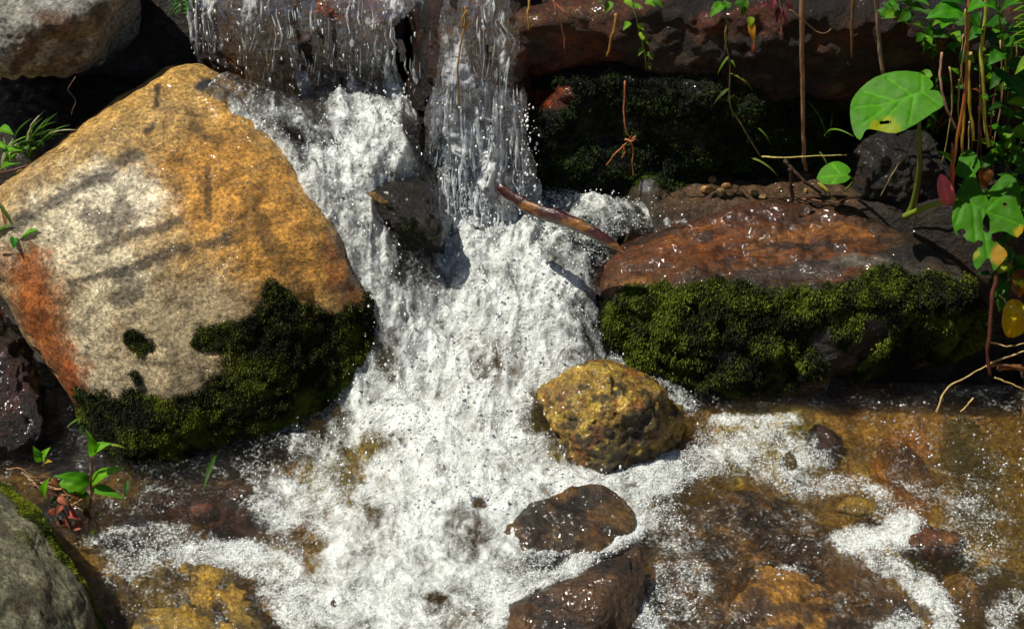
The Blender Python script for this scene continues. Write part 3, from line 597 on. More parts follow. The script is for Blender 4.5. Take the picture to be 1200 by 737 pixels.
fs([(520, 420), (500, 480)], 120, .97, .3, 1); fs([(520, 540), (560, 570), (490, 610)], 120, 1., .35, .9)
fs([(450, 640), (470, 730)], 95, .93, .45, .6); fs([(560, 660), (540, 730)], 60, .8, .5, .4); fs([(640, 560), (720, 575)], 44, .9, .4, .4)
fs([(370, 540), (340, 590), (380, 640)], 55, .66, .5, .5)
fs([(255, 92), (300, 140), (350, 210), (400, 260)], 24, .62, .6, .8); fs([(380, 215), (420, 270), (450, 330), (460, 400)], 36, .78, .5, 1)
fs([(225, 648), (290, 645), (340, 668), (350, 720)], 26, 1., .3, .12); fs([(150, 630), (200, 625), (160, 650)], 34, .55, .5, .12)
fs([(320, 690), (420, 735)], 24, .9, .4, .15)
fs([(700, 578), (750, 590), (745, 612), (700, 640), (660, 668), (620, 680), (585, 720), (560, 737)], 14, 1., .35, .2)
fs([(560, 600), (600, 620), (560, 680)], 30, .75, .6, .3)
fs([(760, 560), (800, 540), (850, 530)], 30, .95, .4, .2); fs([(840, 515), (900, 510), (950, 530)], 32, .72, .6, .2); fs([(840, 492), (900, 490), (930, 488)], 12, .8, .5, .2)
fs([(900, 550), (960, 565), (1010, 560), (1040, 590)], 22, .66, .6, .15)
fs([(1000, 628), (1035, 630), (1060, 610)], 22, 1., .3, .1); fs([(1030, 650), (1080, 680), (1110, 710), (1110, 737)], 16, .9, .5, .1)
fs([(780, 600), (810, 640), (790, 700)], 26, .5, .7, .12); fs([(920, 670), (930, 680)], 14, .7, .5, .1); fs([(740, 700), (770, 737)], 14, .8, .5, .1)
fs([(1060, 560), (1130, 580), (1160, 640)], 36, .36, .8, .1); fs([(1040, 737), (1060, 725)], 18, .8, .4, .1); fs([(1180, 700), (1170, 737)], 16, .6, .6, .1)
fs([(670, 255), (740, 245), (800, 262)], 22, .6, .6, .6); fs([(660, 240), (700, 250)], 26, .7, .5, .6)
fs([(730, 425), (780, 450), (800, 475)], 22, .55, .6, .4); fs([(690, 380), (700, 410)], 22, .6, .6, .5)
fs([(800, 620), (950, 640), (1000, 720), (850, 720)], 90, .12, .6, .05); fs([(160, 590), (260, 560), (330, 560)], 30, .22, .6, .1)
fs([(150, 700), (260, 700)], 50, .25, .6, .1)
fs([(300, 118), (345, 128), (380, 150)], 24, .42, .6, .6)
fs([(640, 560), (700, 556), (750, 575), (765, 610)], 12, .8, .4, .3); fs([(590, 640), (640, 610)], 18, .55, .6, .3)
# holes where dark water shows between the white
for pts, r, a in [([(440, 590), (435, 640)], 13, .35), ([(350, 625), (370, 640)], 14, .5), ([(480, 305), (470, 330)], 9, .5), ([(650, 480), (625, 500)], 12, .5), ([(415, 360), (432, 410)], 8, .5), ([(545, 615), (600, 655)], 20, .35), ([(566, 588)], 9, .8), ([(510, 700), (506, 712)], 12, .7), ([(430, 588), (445, 600)], 12, .4)]:
    d = seg_dist(V0, [hit(V0, x, y, 4) for x, y in pts])/(r*.00158); foam = foam*(1-a*sstep(1.4, .5, d+.5*wn1))
S = P3*np.array([1.8, .8, 1])
rip = .0045*fbm(P3, 13, 4, 80)+.0016*fbm(P3, 45, 3, 81)
wp = P3+.03*np.c_[fbm(P3, 9, 2, 121), fbm(P3, 9, 2, 122), P3[:, 0]*0]
S = wp*np.array([1.45, .85, 1])
tz = .042*fbm(S, 6, 4, 90)+.020*ridge(S, 13, 4, 91)+.007*fbm(P3, 50, 3, 93)
slope = sstep(.02, .25, Z)
disp = rip+turb*tz*(.45+.75*slope)+.003*np.clip(foam, 0, 1)*sstep(.5, .9, foam)
V = V0.copy(); V[:, 2] += disp
foam = foam*(1-.24*sstep(.5, .15, turb)*(.5+.9*np.clip(fbm(P3, 16, 5, 98)+.35, 0, 1)))
foam = np.clip(foam*(1+.18*fbm(S, 30, 4, 95)*turb), 0, 1.2)
foam = foam-turb*.10-turb*.55*sstep(.05, .7, -fbm(S, 13, 5, 96))-turb*.35*sstep(.15, .7, -fbm(S*np.array([1.5, .7, 1]), 42, 4, 97, .65))
# keep the sheet only where the stream runs
pxx, pyy, _ = proj(V0)
F = grid_faces(len(gx), len(gy))
ch = V0[:, 0]; keep = (V0[:, 1] < .02)
corr = (foam > .04) | (turb > .05)
keepv = keep | corr
F = F[keepv[F].all(1)]
used = np.unique(F); remap = -np.ones(len(V), int); remap[used] = np.arange(len(used))
wat = mesh('water', V[used], remap[F], M_WATER, {'foam': foam[used], 'turb': turb[used]}); tag(wat, None, None, kind='structure')
WV, WF, WT = V[used], foam[used], turb[used]
# ------------------------------------------------------------------ falling water, bubbles, drops
M_FALL = water_mat('waterfall_film', tint=(.88, .89, .92), foam_col=(.82, .85, .88), scale=(2.0, 2.0, .32), bub=120, fb=.006, wb=.016, fw=.35, bw=1.9, tl=.3, soft=.30)
def upsample(G, nu, nv):
    a, b = G.shape[:2]; u = np.linspace(0, a-1, nu); v = np.linspace(0, b-1, nv)
    i = np.minimum(u.astype(int), a-2); j = np.minimum(v.astype(int), b-2); fu = (u-i)[:, None, None]; fv = (v-j)[None, :, None]
    fu = fu*fu*(3-2*fu); fv = fv*fv*(3-2*fv)
    g = lambda x, y: G[x][:, y]
    return (g(i, j)*(1-fu)+g(i+1, j)*fu)*(1-fv)+(g(i, j+1)*(1-fu)+g(i+1, j+1)*fu)*fv
def sheet(name, G, nu, nv, foamf, amp, mat, label=None, seed=0):
    S = upsample(G, nu, nv).reshape(-1, 3); U, T = np.meshgrid(np.linspace(0, 1, nu), np.linspace(0, 1, nv), indexing='ij'); U = U.ravel(); T = T.ravel()
    A = S*np.array([1, 1, .25])
    S = S+np.array([0, -1, .2])*(amp*fbm(A, 34, 4, seed)+amp*.5*fbm(S, 60, 3, seed+4))[:, None]+np.array([1, 0, 0])*(amp*.5*fbm(A, 30, 3, seed+9))[:, None]
    f = foamf(U, T, S, A)
    F = grid_faces(nu, nv); k = f[F].max(1) > -.5; F = F[k]
    o = mesh(name, S, F, mat, {'foam': f, 'turb': f*0+1}); tag(o, None, None, kind='structure'); return S, f
RV = np.concatenate([ROCKV[k] for k in ROCKV if 'rock face' in k or 'rock_pillar' in k])
def film(pxs, pys, off=.014):
    G = np.array([[hit(RV, x, y, 9) for y in pys] for x in pxs])
    d = np.linalg.norm(G-CAM, axis=2)
    for _ in range(2):
        e = np.pad(d, 1, mode='edge'); d = (e[:-2, 1:-1]+e[2:, 1:-1]+e[1:-1, :-2]+e[1:-1, 2:]+2*d)/6
    D = (G-CAM)/np.linalg.norm(G-CAM, axis=2)[..., None]
    return CAM+D*(d-off)[..., None]
GL = G = film(np.linspace(206, 486, 16), np.linspace(-14, 142, 9))
def f0(U, T, S, A):
    st = fbm(A*np.array([1, 1, .3]), 62, 3, 5); st2 = fbm(A, 20, 3, 7); f = .04+.6*st+.75*st2+.25*sstep(.5, 1., T)-.7*sstep(.07, .0, 1-U+.04*st2)
    left = sstep(.12, .0, U)*.30; f = f+left+.10*sstep(.45, .6, U)
    f = f-.5*sstep(.05, .02, np.abs(U-.22))*(T < .8)+.6*sstep(.7, .95, T)*sstep(.5, .6, U)
    return f
sheet('waterfall', G, 210, 170, f0, .007, M_FALL, seed=200)
GR = G = film(np.linspace(500, 616, 9), np.linspace(-10, 140, 8), .012)
def f1(U, T, S, A):
    f = -.16+.5*fbm(A*np.array([1, 1, .3]), 60, 3, 15)+.4*fbm(A, 16, 3, 17)+.34*sstep(.25, .05, np.abs(U-.55+.2*T))+.25*T-.9*sstep(.16, .0, np.minimum(U, 1-U)+.05*fbm(A, 20, 2, 3))
    return f
sheet('waterfall', G, 110, 160, f1, .006, M_FALL, seed=210)

# ropes of water: many uneven tubes falling together
M_ROPE = glassy_mat('water_rope', (.74, .78, .81), .66)
def catmull(Q, n):
    Q = np.asarray(Q, float); Q = np.vstack([2*Q[0]-Q[1], Q, 2*Q[-1]-Q[-2]]); m = len(Q)-3
    t = np.linspace(0, m-1e-6, n); i = t.astype(int); f = (t-i)[:, None]
    a, b_, c_, d_ = Q[i], Q[i+1], Q[i+2], Q[i+3]
    return .5*((2*b_)+(c_-a)*f+(2*a-5*b_+4*c_-d_)*f*f+(3*b_-a-3*c_+d_)*f**3)
def tube_vf(C, R, k=8, flat=1.0):
    C = np.asarray(C, float); n = len(C); R = np.broadcast_to(R, (n,))
    T = np.gradient(C, axis=0); T /= np.linalg.norm(T, axis=1)[:, None]+1e-12
    ref = np.array([0, 1., 0]) if abs(T[:, 1].mean()) < .8 else np.array([1., 0, 0])
    A = np.cross(T, ref); A /= np.linalg.norm(A, axis=1)[:, None]+1e-12; B = np.cross(T, A)
    th = np.arange(k)/k*2*math.pi
    V = C[:, None]+R[:, None, None]*(np.cos(th)[None, :, None]*A[:, None]+flat*np.sin(th)[None, :, None]*B[:, None])
    V = np.concatenate([V.reshape(-1, 3), C[:1]-T[:1]*R[0]*.5, C[-1:]+T[-1:]*R[-1]*.5]); F = []
    i = np.arange(n-1)[:, None]*k+np.arange(k)[None]; j = np.arange(n-1)[:, None]*k+(np.arange(k)[None]+1) % k
    F = np.stack([i, j, j+k, i+k], -1).reshape(-1, 4)
    e0, e1 = n*k, n*k+1; q = np.arange(k); q2 = (q+1) % k
    caps = np.r_[np.c_[np.full(k, e0), q2, q, q], np.c_[np.full(k, e1), (n-1)*k+q, (n-1)*k+q2, (n-1)*k+q2]]
    return V, F, caps
def joinvf(L):
    Vs, Fs, o_ = [], [], 0
    for V, F in L: Vs.append(V); Fs.append(F+o_); o_ += len(V)
    return np.concatenate(Vs), np.concatenate(Fs)
r = np.random.RandomState(9)
L = []
for i in range(230):
    u = r.rand(); x = 506+u*108; t0 = -.12+r.rand()**1.4*.85; t1 = min(1.04, t0+.10+.45*r.rand()**1.5); m = 40
    t = np.linspace(t0, t1, m); dep = r.rand()*.05; z0 = t*0
    w1 = 13*vnoise(np.c_[z0+i*.13, z0, t*1.0], 4, 3)+7*vnoise(np.c_[z0+i, z0, t], 9, 3)
    C = np.array([P(a, 118+b*150, y=.31-dep-.055*b*abs(b)+.006*c) for a, b, c in zip(x+w1*np.clip(t, .1, 1)+10*(u-.5)*t, t, vnoise(np.c_[z0+i, z0, t], 13, 8))])
    Rr = (.0010+.0042*r.rand()**2.2)*(.45+.8*np.abs(vnoise(np.c_[z0+i, z0, t], 13, 5))+.6*vnoise(np.c_[z0+i, z0, t], 29, 8))*np.sin(np.linspace(.15, 3.0, m))**.6
    V_, F_, c_ = tube_vf(C, np.clip(Rr, .0004, 1), 8, .7); L.append((V_, F_))
V_, F_ = joinvf(L); tag(mesh('falling_water', V_, F_, M_ROPE), None, None, kind='structure')
# continuous ragged veil, in two folds
for Lr in range(2):
    G = np.array([[P(505+i/8*112-8*t*(i < 4)+16*t*(i > 5), 100+t*172, y=.318-.028*Lr-.055*t*t) for t in np.linspace(0, 1, 7)] for i in range(9)])
    def f2(U, T, S, A, L=Lr):
        e = np.minimum(U, 1-U)+.05*fbm(A, 20, 3, 66); f = .26+.62*fbm(A, 17, 5, 25+L)+.45*ridge(A*np.array([1, 1, 1.3]), 30, 3, 35+L)+.50*T*T
        return f-.6*sstep(.12, .0, e)-.45*sstep(.55, .75, U)*sstep(1, .5, T)-.14*L-.5*sstep(.16, .0, T+.1*fbm(A, 20, 2, 5))
    sheet('waterfall', G, 180, 220, f2, .034, M_FALL, seed=220+Lr*11)
def ropes_on(n, x0, x1, y0, y1, seed, rad, off=.004):
    r = np.random.RandomState(seed); L = []
    for i in range(n):
        x = x0+(x1-x0)*r.rand(); a = y0+(y1-y0)*r.rand()*.9; b_ = min(y1+14*r.rand(), a+5+(60*r.rand() if r.rand() < .22 else 20*r.rand())); m = 30
        left = x < 493; G, gx0, gx1, gy0, gy1 = (GL, 206, 486, -14, 142) if left else (GR, 500, 616, -10, 140)
        tt = np.linspace(0, 1, m); py = a+(b_-a)*tt; px = x+2*vnoise(np.c_[tt*0+i, tt*0, py*.02], 1, 3)+.25*vnoise(np.c_[tt*0+i, tt*0, py*.09], 1, 3)
        U = np.clip((px-gx0)/(gx1-gx0), 0, 1)*(G.shape[0]-1.001); W = np.clip((py-gy0)/(gy1-gy0), 0, 1)*(G.shape[1]-1.001)
        i0 = U.astype(int); j0 = W.astype(int); fu = (U-i0)[:, None]; fw = (W-j0)[:, None]
        C = (G[i0, j0]*(1-fu)+G[i0+1, j0]*fu)*(1-fw)+(G[i0, j0+1]*(1-fu)+G[i0+1, j0+1]*fu)*fw
        d = C-CAM; d /= np.linalg.norm(d, axis=1)[:, None]; C = C-d*(off+.01*r.rand())
        Rr = rad*(.25+r.rand()**2.5*1.5)*(.6+.6*np.abs(vnoise(np.c_[tt*0+i, tt*0, tt*(b_-a)/20], 3, 5)))*np.sin(np.linspace(.1, 3.05, m))**.7
        V_, F_, c_ = tube_vf(C, np.clip(Rr, .0003, 1), 6, .5); L.append((V_, F_))
    V_, F_ = joinvf(L); tag(mesh('falling_water', V_, F_, M_ROPE), None, None, kind='structure')
ropes_on(44, 208, 248, -8, 74, 1, .0020); ropes_on(40, 285, 345, 0, 125, 2, .0014); ropes_on(80, 335, 486, -5, 112, 3, .0014); ropes_on(22, 410, 484, 30, 140, 4, .0030)
ropes_on(36, 560, 600, 0, 130, 5, .0022); ropes_on(26, 505, 560, 60, 140, 6, .0018)
M_BUB = glassy_mat('bubble', (.82, .84, .84), .42, 60, .0002, (1, 1, 1))
M_DROP = glassy_mat('drop', (.9, .92, .93), .2, 60, .0002, (1, 1, 1))
def balls(name, C, R, mat, stretch=None, sub=1):
    D, F = ico(sub); n = len(C)
    V = D[None]*R[:, None, None]
    if stretch is not None: V = V*stretch[:, None, :]
    V = (V+C[:, None]).reshape(-1, 3); FF = (F[None]+(np.arange(n)*len(D))[:, None, None]).reshape(-1, 3)
    o = mesh(name, V, FF, mat); tag(o, None, None, kind='stuff'); return o
r = np.random.RandomState(77)
m = (WF > .25) & (WV[:, 1] > -.62)
w_ = np.clip(WF-.1, 0, .8)*m*(1-.93*np.clip(WT*1.3, 0, 1))*(1.2-sstep(.85, 1.1, WF)*.5)
# bubbles gather in clusters
w_ = w_*sstep(-.25, .35, fbm(np.c_[WV[:, :2], WV[:, 0]*0], 18, 4, 301)+.5*WF)
idx = r.choice(len(WV), 17000, p=w_/w_.sum())
C = WV[idx]+np.c_[r.randn(len(idx), 2)*.002, np.abs(r.randn(len(idx)))*.0012]
R = .0007+.0012*r.rand(len(idx))**3
balls('foam_bubbles', C, R, M_BUB)
# sparse bubbles drifting on the clear pool
w_ = ((WF < .3)*(WV[:, 1] < -.02)).astype(float)*sstep(.1, .7, fbm(np.c_[WV[:, :2], WV[:, 0]*0], 7, 4, 311))*(.3+sstep(.2, .8, WV[:, 0]))
idx = r.choice(len(WV), 900, p=w_/w_.sum()); C = WV[idx]; R = .0008+.0022*r.rand(len(idx))**5
balls('pool_bubbles', C, R, M_BUB)
# spray thrown up by the fall
w_ = np.clip(WT-.25, 0, 1)*(WV[:, 1] > -.35)
idx = r.choice(len(WV), 1800, p=w_/w_.sum()); C = WV[idx]+np.c_[r.randn(len(idx), 2)*.006, .004+np.abs(r.randn(len(idx)))*.016]
R = .0009+.0017*r.rand(len(idx))**3; st = np.c_[np.ones(len(idx)), np.ones(len(idx)), 1+1.6*r.rand(len(idx))]
balls('water_spray', C, R, M_DROP, st)
# drops shed by the free fall, thickest along its right edge
n = 260; t = r.rand(n); e = np.where(r.rand(n) < .45, 616+r.randn(n)*7+10*t, 500+r.rand(n)*125)
C = np.array([P(a, 118+b*150, y=.30-.05*b*b-.07*c) for a, b, c in zip(e, t, r.rand(n))]); R = .0009+.0020*r.rand(n)**3
balls('water_spray', C, R, M_DROP, np.c_[np.ones(n), np.ones(n), 1+1.2*r.rand(n)], 2)
n = 220; C = np.array([hit(RV, a, b, 8) for a, b in zip(210+r.rand(n)*275, r.rand(n)*140)])+np.array([0, -.02, .01])
balls('water_spray', C, .0007+.0014*r.rand(n)**3, M_DROP, np.c_[np.ones(n), np.ones(n), 1.5+2.5*r.rand(n)])
# ------------------------------------------------------------------ plants, sticks, roots
from mathutils.geometry import delaunay_2d_cdt
M_LEAF = simple_mat('leaf', (.1, .2, .02), .55, .42, .2, 90, .14, .0008, attr='col', coat=.0)
M_STEM = simple_mat('stem', (.1, .2, .02), .5, .1, .4, 130, .22, .0006, (1, 1, .4), attr='col')
M_WOOD = simple_mat('stick_wood', (.1, .2, .02), .75, 0, .3, 120, .5, .002, (1, 1, .25), attr='col')
M_WETW = simple_mat('wet_wood', (.1, .2, .02), .25, 0, .6, 110, .6, .003, (.5, 1, 1), attr='col', coat=.5)
KL = .62
def llin(c, k=.56):
    v = lin(c, k)
    return v*np.array([.92, .78, .24]) if v[1] > v[0] else v
def tubeo(name, pts, r0, r1, c, mat, parent=None, org=None, wob=0, seed=0, k=7, n=None):
    """pts: (px, py, y) picture spots with their distance; radii in metres"""
    Q = [P(a, b, y=d) for a, b, d in pts]; n = n or max(12, 6*len(Q)); C = catmull(Q, n); t = np.linspace(0, 1, n)
    if wob: C = C+wob*np.c_[vnoise(np.c_[t*0+seed, t*0, t*9], 1, 1), vnoise(np.c_[t*0+seed, t*0, t*9], 1, 2), vnoise(np.c_[t*0+seed, t*0, t*9], 1, 3)]
    R = (r0+(r1-r0)*t)*(1+.18*vnoise(np.c_[t*0+seed, t*0, t*14], 1, 4)*(wob > 0))
    V, F, cp = tube_vf(C, R, k); F = np.r_[F, cp]
    cl = np.tile(lin(c, KL), (len(V), 1)); cl *= (1+.25*fbm(V, 60, 3, 5))[:, None]
    return mesh_mixed(name, V, F, mat, cl, C[0] if org is None else org, parent)
def mesh_mixed(name, V, F, mat, cl, org, parent):
    F = np.asarray(F); q = F[F[:, 2] != F[:, 3]] if F.shape[1] == 4 else F
    tri = F[F[:, 2] == F[:, 3]][:, :3] if F.shape[1] == 4 else np.zeros((0, 3), int)
    allf = [tuple(int(a) for a in f) for f in q]+[tuple(int(a) for a in f) for f in tri]
    me = bpy.data.meshes.new(name); W = V-np.asarray(org); me.from_pydata(W.tolist(), [], allf)
    me.polygons.foreach_set('use_smooth', np.ones(len(allf), dtype=bool))
    at = me.attributes.new('col', 'FLOAT_COLOR', 'POINT'); at.data.foreach_set('color', np.c_[np.clip(cl, 0, 1), np.ones(len(cl))].astype(np.float32).ravel())
    me.materials.append(mat); o = bpy.data.objects.new(name, me); COL.objects.link(o)
    o.location = [float(a) for a in org]
    if parent is not None: o.parent = parent; o.location = Vector([float(a) for a in org])-Vector(parent.location)
    return o
SH = {'ovate': lambda t: np.sin(np.pi*t**.62)**.9*(1-.15*t), 'lance': lambda t: np.sin(np.pi*t**.75)**1.1, 'grass': lambda t: np.minimum(1, (t*8+.3))*(1-t**2.2)**.8,
      'round': lambda t: np.sqrt(np.maximum(0, 1-(2*t-1)**2))**.9, 'tooth': lambda t: np.sin(np.pi*t**.62)**.9*(1-.22*((t*9) % 1))}
def leaf(name, a, b, w, c, parent, shape='ovate', nrm=(0, -.35, .9), droop=.12, fold=.25, roll=0, c2=None, veins=True, nu=9, nv=22, seed=0, cut=None, mid=None):
    A = P(a[0], a[1], y=a[2]); B = P(b[0], b[1], y=b[2]); L = B-A; ln = np.linalg.norm(L); X = L/ln
    N = np.array(nrm, float); N -= X*(N@X); N /= np.linalg.norm(N); S = np.cross(X, N)
    N, S = N*math.cos(roll)+S*math.sin(roll), S*math.cos(roll)-N*math.sin(roll)
    t = np.linspace(0, 1, nv); u = np.linspace(-1, 1, nu); T, U = np.meshgrid(t, u, indexing='ij'); T = T.ravel(); U = U.ravel()
    wd = w*.00158*.5*np.maximum(SH[shape](T), .02)
    bend = droop*ln*(4*T*(1-T)) - droop*ln*.6*T*T
    V = A+X*(ln*T)[:, None]+S*(wd*U)[:, None]+N*(bend+fold*wd*np.abs(U)+.06*wd*np.sin(T*14+U*3+seed))[:, None]
    base = llin(c); cl = np.tile(base, (len(V), 1))
    if c2 is not None: q = sstep(-.2, .5, fbm(V, 55, 3, seed+3)+.4*(T-.4)); cl = cl*(1-q[:, None])+llin(c2)*q[:, None]
    cl *= (1+.12*fbm(V, 90, 3, seed))[:, None]
    if veins:
        vn = np.maximum(sstep(.16, .0, np.abs(U)), .6*sstep(.80, 1., np.cos((T*7-np.abs(U)*1.6)*2*np.pi))*(shape != 'grass'))
        cl = cl*(1+.38*vn[:, None])
    F = grid_faces(nv, nu)
    return mesh_mixed(name, V, F, M_LEAF, cl, A, parent)
def inpoly(x, y, pg):
    c = np.zeros(len(x), bool); j = len(pg)-1
    for i in range(len(pg)):
        xi, yi = pg[i]; xj, yj = pg[j]
        c ^= ((yi > y) != (yj > y)) & (x < (xj-xi)*(y-yi)/(yj-yi+1e-12)+xi); j = i
    return c
def outline_leaf(name, pg, c, nrm, col, veins, parent, cup=.1, patches=(), holes=(), step=2.0, ctr=None, dense=2):
    pg = np.array(pg, float); n = len(pg)
    pp = catmull(np.c_[np.vstack([pg, pg[:1]]), np.zeros(n+1)], n*dense+1)[:-1, :2]
    gx, gy = np.meshgrid(np.arange(pg[:, 0].min(), pg[:, 0].max(), step), np.arange(pg[:, 1].min(), pg[:, 1].max(), step)); gx = gx.ravel(); gy = gy.ravel()
    gx = gx+.3*np.sin(gy*7); k = inpoly(gx, gy, pp); gi = np.c_[gx[k], gy[k]]
    dd = np.min(np.linalg.norm(gi[:, None]-pp[None], axis=2), axis=1); gi = gi[dd > step*.5]
    pts = np.r_[pp, gi]; m = len(pp)
    v2, e, f, *_ = delaunay_2d_cdt([Vector(p) for p in pts.tolist()], [(i, (i+1) % m) for i in range(m)], [], 1, 1e-5)
    Q = np.array([tuple(v) for v in v2]); F = np.array([t for t in f if len(t) == 3])
    cen = Q[F].mean(1)
    for hx, hy, hr, hs in holes: k = ((cen[:, 0]-hx)/hr)**2+((cen[:, 1]-hy)/hs)**2 > 1; F = F[k]; cen = cen[k]
    k = inpoly(cen[:, 0], cen[:, 1], pp); F = F[k]
    C = P(*c[:2], y=c[2]); N = np.array(nrm, float); N /= np.linalg.norm(N)
    D = CF+((Q[:, 0]-600)/FPX)[:, None]*np.array([1., 0, 0])+((368.5-Q[:, 1])/FPX)[:, None]*CU
    V = CAM+D*(((C-CAM)@N)/(D@N))[:, None]
    ctr = ctr or c[:2]; ce = np.array(ctr[:2], float); rr = np.linalg.norm(Q-ce, axis=1)/np.max(np.linalg.norm(pg-ce, axis=1))
    size = np.max(np.linalg.norm(V-V.mean(0), axis=1))
    vd = np.full(len(Q), 99.)
    for a, b in veins:
        a = np.array(a, float); b = np.array(b, float); ab = b-a; t = np.clip((Q-a)@ab/(ab@ab), 0, 1); vd = np.minimum(vd, np.linalg.norm(Q-a-t[:, None]*ab, axis=1)+.0*t)
    V = V+N*(cup*size*(rr**2)+.04*size*fbm(V, 22, 3, 8)-.02*size*sstep(3, 0, vd))[:, None]
    cl = np.tile(llin(col), (len(V), 1))*(1+.16*fbm(V, 40, 4, 3))[:, None]
    cl = cl*(1+.45*sstep(1.9, .3, vd))[:, None]
    for x, y, r_, cc in patches: q = sstep(1.2, .7, np.hypot(Q[:, 0]-x, Q[:, 1]-y)/r_+.25*fbm(V, 90, 3, 2)); cl = cl*(1-q[:, None])+llin(cc)*q[:, None]
    used = np.unique(F); rm = -np.ones(len(V), int); rm[used] = np.arange(len(used))
    return mesh_mixed(name, V[used], rm[F], M_LEAF, cl[used], C, parent)

# --- broad leaved plant on the right: one heart leaf, one ragged lobed leaf
root = P(1064, 252, y=.22)
pl = empty('broad_leaf_plant', root, 'plant with one large round green leaf and one ragged lobed leaf holed by insects', 'plant')
outline_leaf('leaf', [(996, 130), (998, 116), (1008, 102), (1026, 90), (1050, 84), (1075, 85), (1089, 92), (1094, 101), (1089, 106), (1100, 107), (1106, 123), (1093, 132), (1072, 146), (1050, 155), (1033, 152), (1019, 150), (1013, 153), (1008, 162), (1001, 155), (997, 141)],
    (1050, 118, .12), (-.18, -.45, .85), '#58b428', [((1080, 108), (1040, 120)), ((1040, 120), (1000, 125)), ((1070, 112), (1040, 92)), ((1060, 115), (1030, 145)), ((1072, 112), (1065, 145)), ((1050, 117), (1012, 106)), ((1045, 119), (1010, 145)), ((1080, 108), (1080, 88)), ((1082, 109), (1100, 122))], pl,
    cup=-.10, patches=[(1041, 148, 13, '#a8d020'), (1027, 148, 8, '#b0cc18')], holes=[(1037, 142, 8, 1.8)], ctr=(1070, 112))
outline_leaf('leaf', [(1122, 190), (1128, 176), (1139, 174), (1147, 184), (1149, 195), (1143, 203), (1148, 216), (1156, 225), (1164, 217), (1175, 205), (1185, 204), (1194, 214), (1197, 225), (1196, 244), (1202, 262), (1193, 277), (1179, 271), (1168, 272), (1167, 282), (1177, 290), (1181, 298), (1172, 309), (1165, 315), (1160, 301), (1153, 306), (1145, 315), (1140, 303), (1143, 293), (1148, 286), (1133, 281), (1128, 273), (1121, 275), (1116, 263), (1116, 249), (1122, 225), (1130, 209), (1119, 203)],
    (1152, 245, .08), (-.12, -.5, .8), '#4ea226', [((1125, 232), (1155, 248)), ((1155, 248), (1196, 262)), ((1150, 246), (1158, 300)), ((1125, 232), (1140, 190)), ((1155, 248), (1185, 215)), ((1130, 235), (1120, 262)), ((1140, 240), (1145, 295))], pl,
    cup=-.06, patches=[(1173, 296, 12, '#c89c30'), (1196, 272, 8, '#d8b820'), (1142, 296, 6, '#b8b83c'), (1178, 240, 3, '#7a6a20')], holes=[(1156, 262, 4.2, 11), (1127, 271, 5, 3.5), (1147, 285, 5, 4), (1178, 239, 2.5, 2), (1166, 278, 4, 5)], ctr=(1130, 235))
tubeo('stem', [(1078, 112, .16), (1077, 150, .17), (1077, 200, .19), (1070, 238, .21), (1062, 255, .22)], .003, .0065, '#6a7c2a', M_STEM, pl)
tubeo('stem', [(1060, 254, .22), (1078, 246, .17), (1098, 239, .13), (1122, 233, .09)], .0065, .0035, '#94a838', M_STEM, pl)
pl = empty('small_plant', P(985, 222, y=.24), 'small round bright green leaf on a short stalk behind the slab', 'plant')
outline_leaf('leaf', [(957, 208), (962, 198), (972, 191), (983, 189), (993, 194), (997, 200), (993, 205), (997, 208), (989, 214), (975, 216), (964, 215)], (977, 203, .2), (-.1, -.45, .85), '#60bc28', [((993, 205), (962, 207)), ((985, 205), (975, 193)), ((982, 206), (975, 214))], pl, cup=-.05, step=1.5)
tubeo('stem', [(994, 205, .2), (1000, 212, .22), (990, 224, .24)], .0016, .0022, '#7a8c30', M_STEM, pl)

def plant(name, label, cat, base, stems, leaves, group=None):
    o = empty(name, P(base[0], base[1], y=base[2]), label, cat, group)
    for s in stems: tubeo('stem', s[0], s[1], s[2], s[3], M_STEM, o, wob=.002, seed=int(s[0][0][0]) % 13)
    for i, l in enumerate(leaves):
        kw = l[4] if len(l) > 4 else {}
        leaf('leaf', l[0], l[1], l[2], l[3], o, seed=i, **kw)
    return o
def D(*a, **k): return k
# red stemmed climber with broad leaves, top right
plant('climbing_weed', 'tall red stemmed weed with broad toothed leaves and a pink bud leaf at right', 'plant', (1118, 245, .12),
 [([(1137, -20, .12), (1133, 40, .1), (1132, 95, .1), (1124, 150, .1), (1117, 190, .1), (1116, 240, .11)], .0026, .0034, '#b06a34'), ([(1118, 175, .1), (1116, 205, .1), (1115, 238, .11)], .0036, .0036, '#c04c38')],
 [((1128, 14, .1), (1086, 20, .08), 30, '#4cab2a', D(shape='tooth')), ((1110, 22, .1), (1104, 32, .06), 26, '#58b62c', D(shape='tooth')), ((1134, 12, .1), (1157, 6, .08), 22, '#4cab2a', D(shape='tooth')), ((1130, 4, .12), (1104, 0, .1), 20, '#2c7a1c', {}),
  ((1112, 240, .1), (1103, 206, .09), 18, '#ff7a8c', D(c2='#f08a94', fold=.3, shape='round', nrm=(-.3, -.5, .8))), ((1118, 195, .1), (1098, 176, .09), 12, '#64a830', {}), ((1124, 88, .1), (1114, 80, .1), 8, '#62b030', {}), ((1134, 66, .1), (1142, 74, .09), 9, '#74b83c', {})])
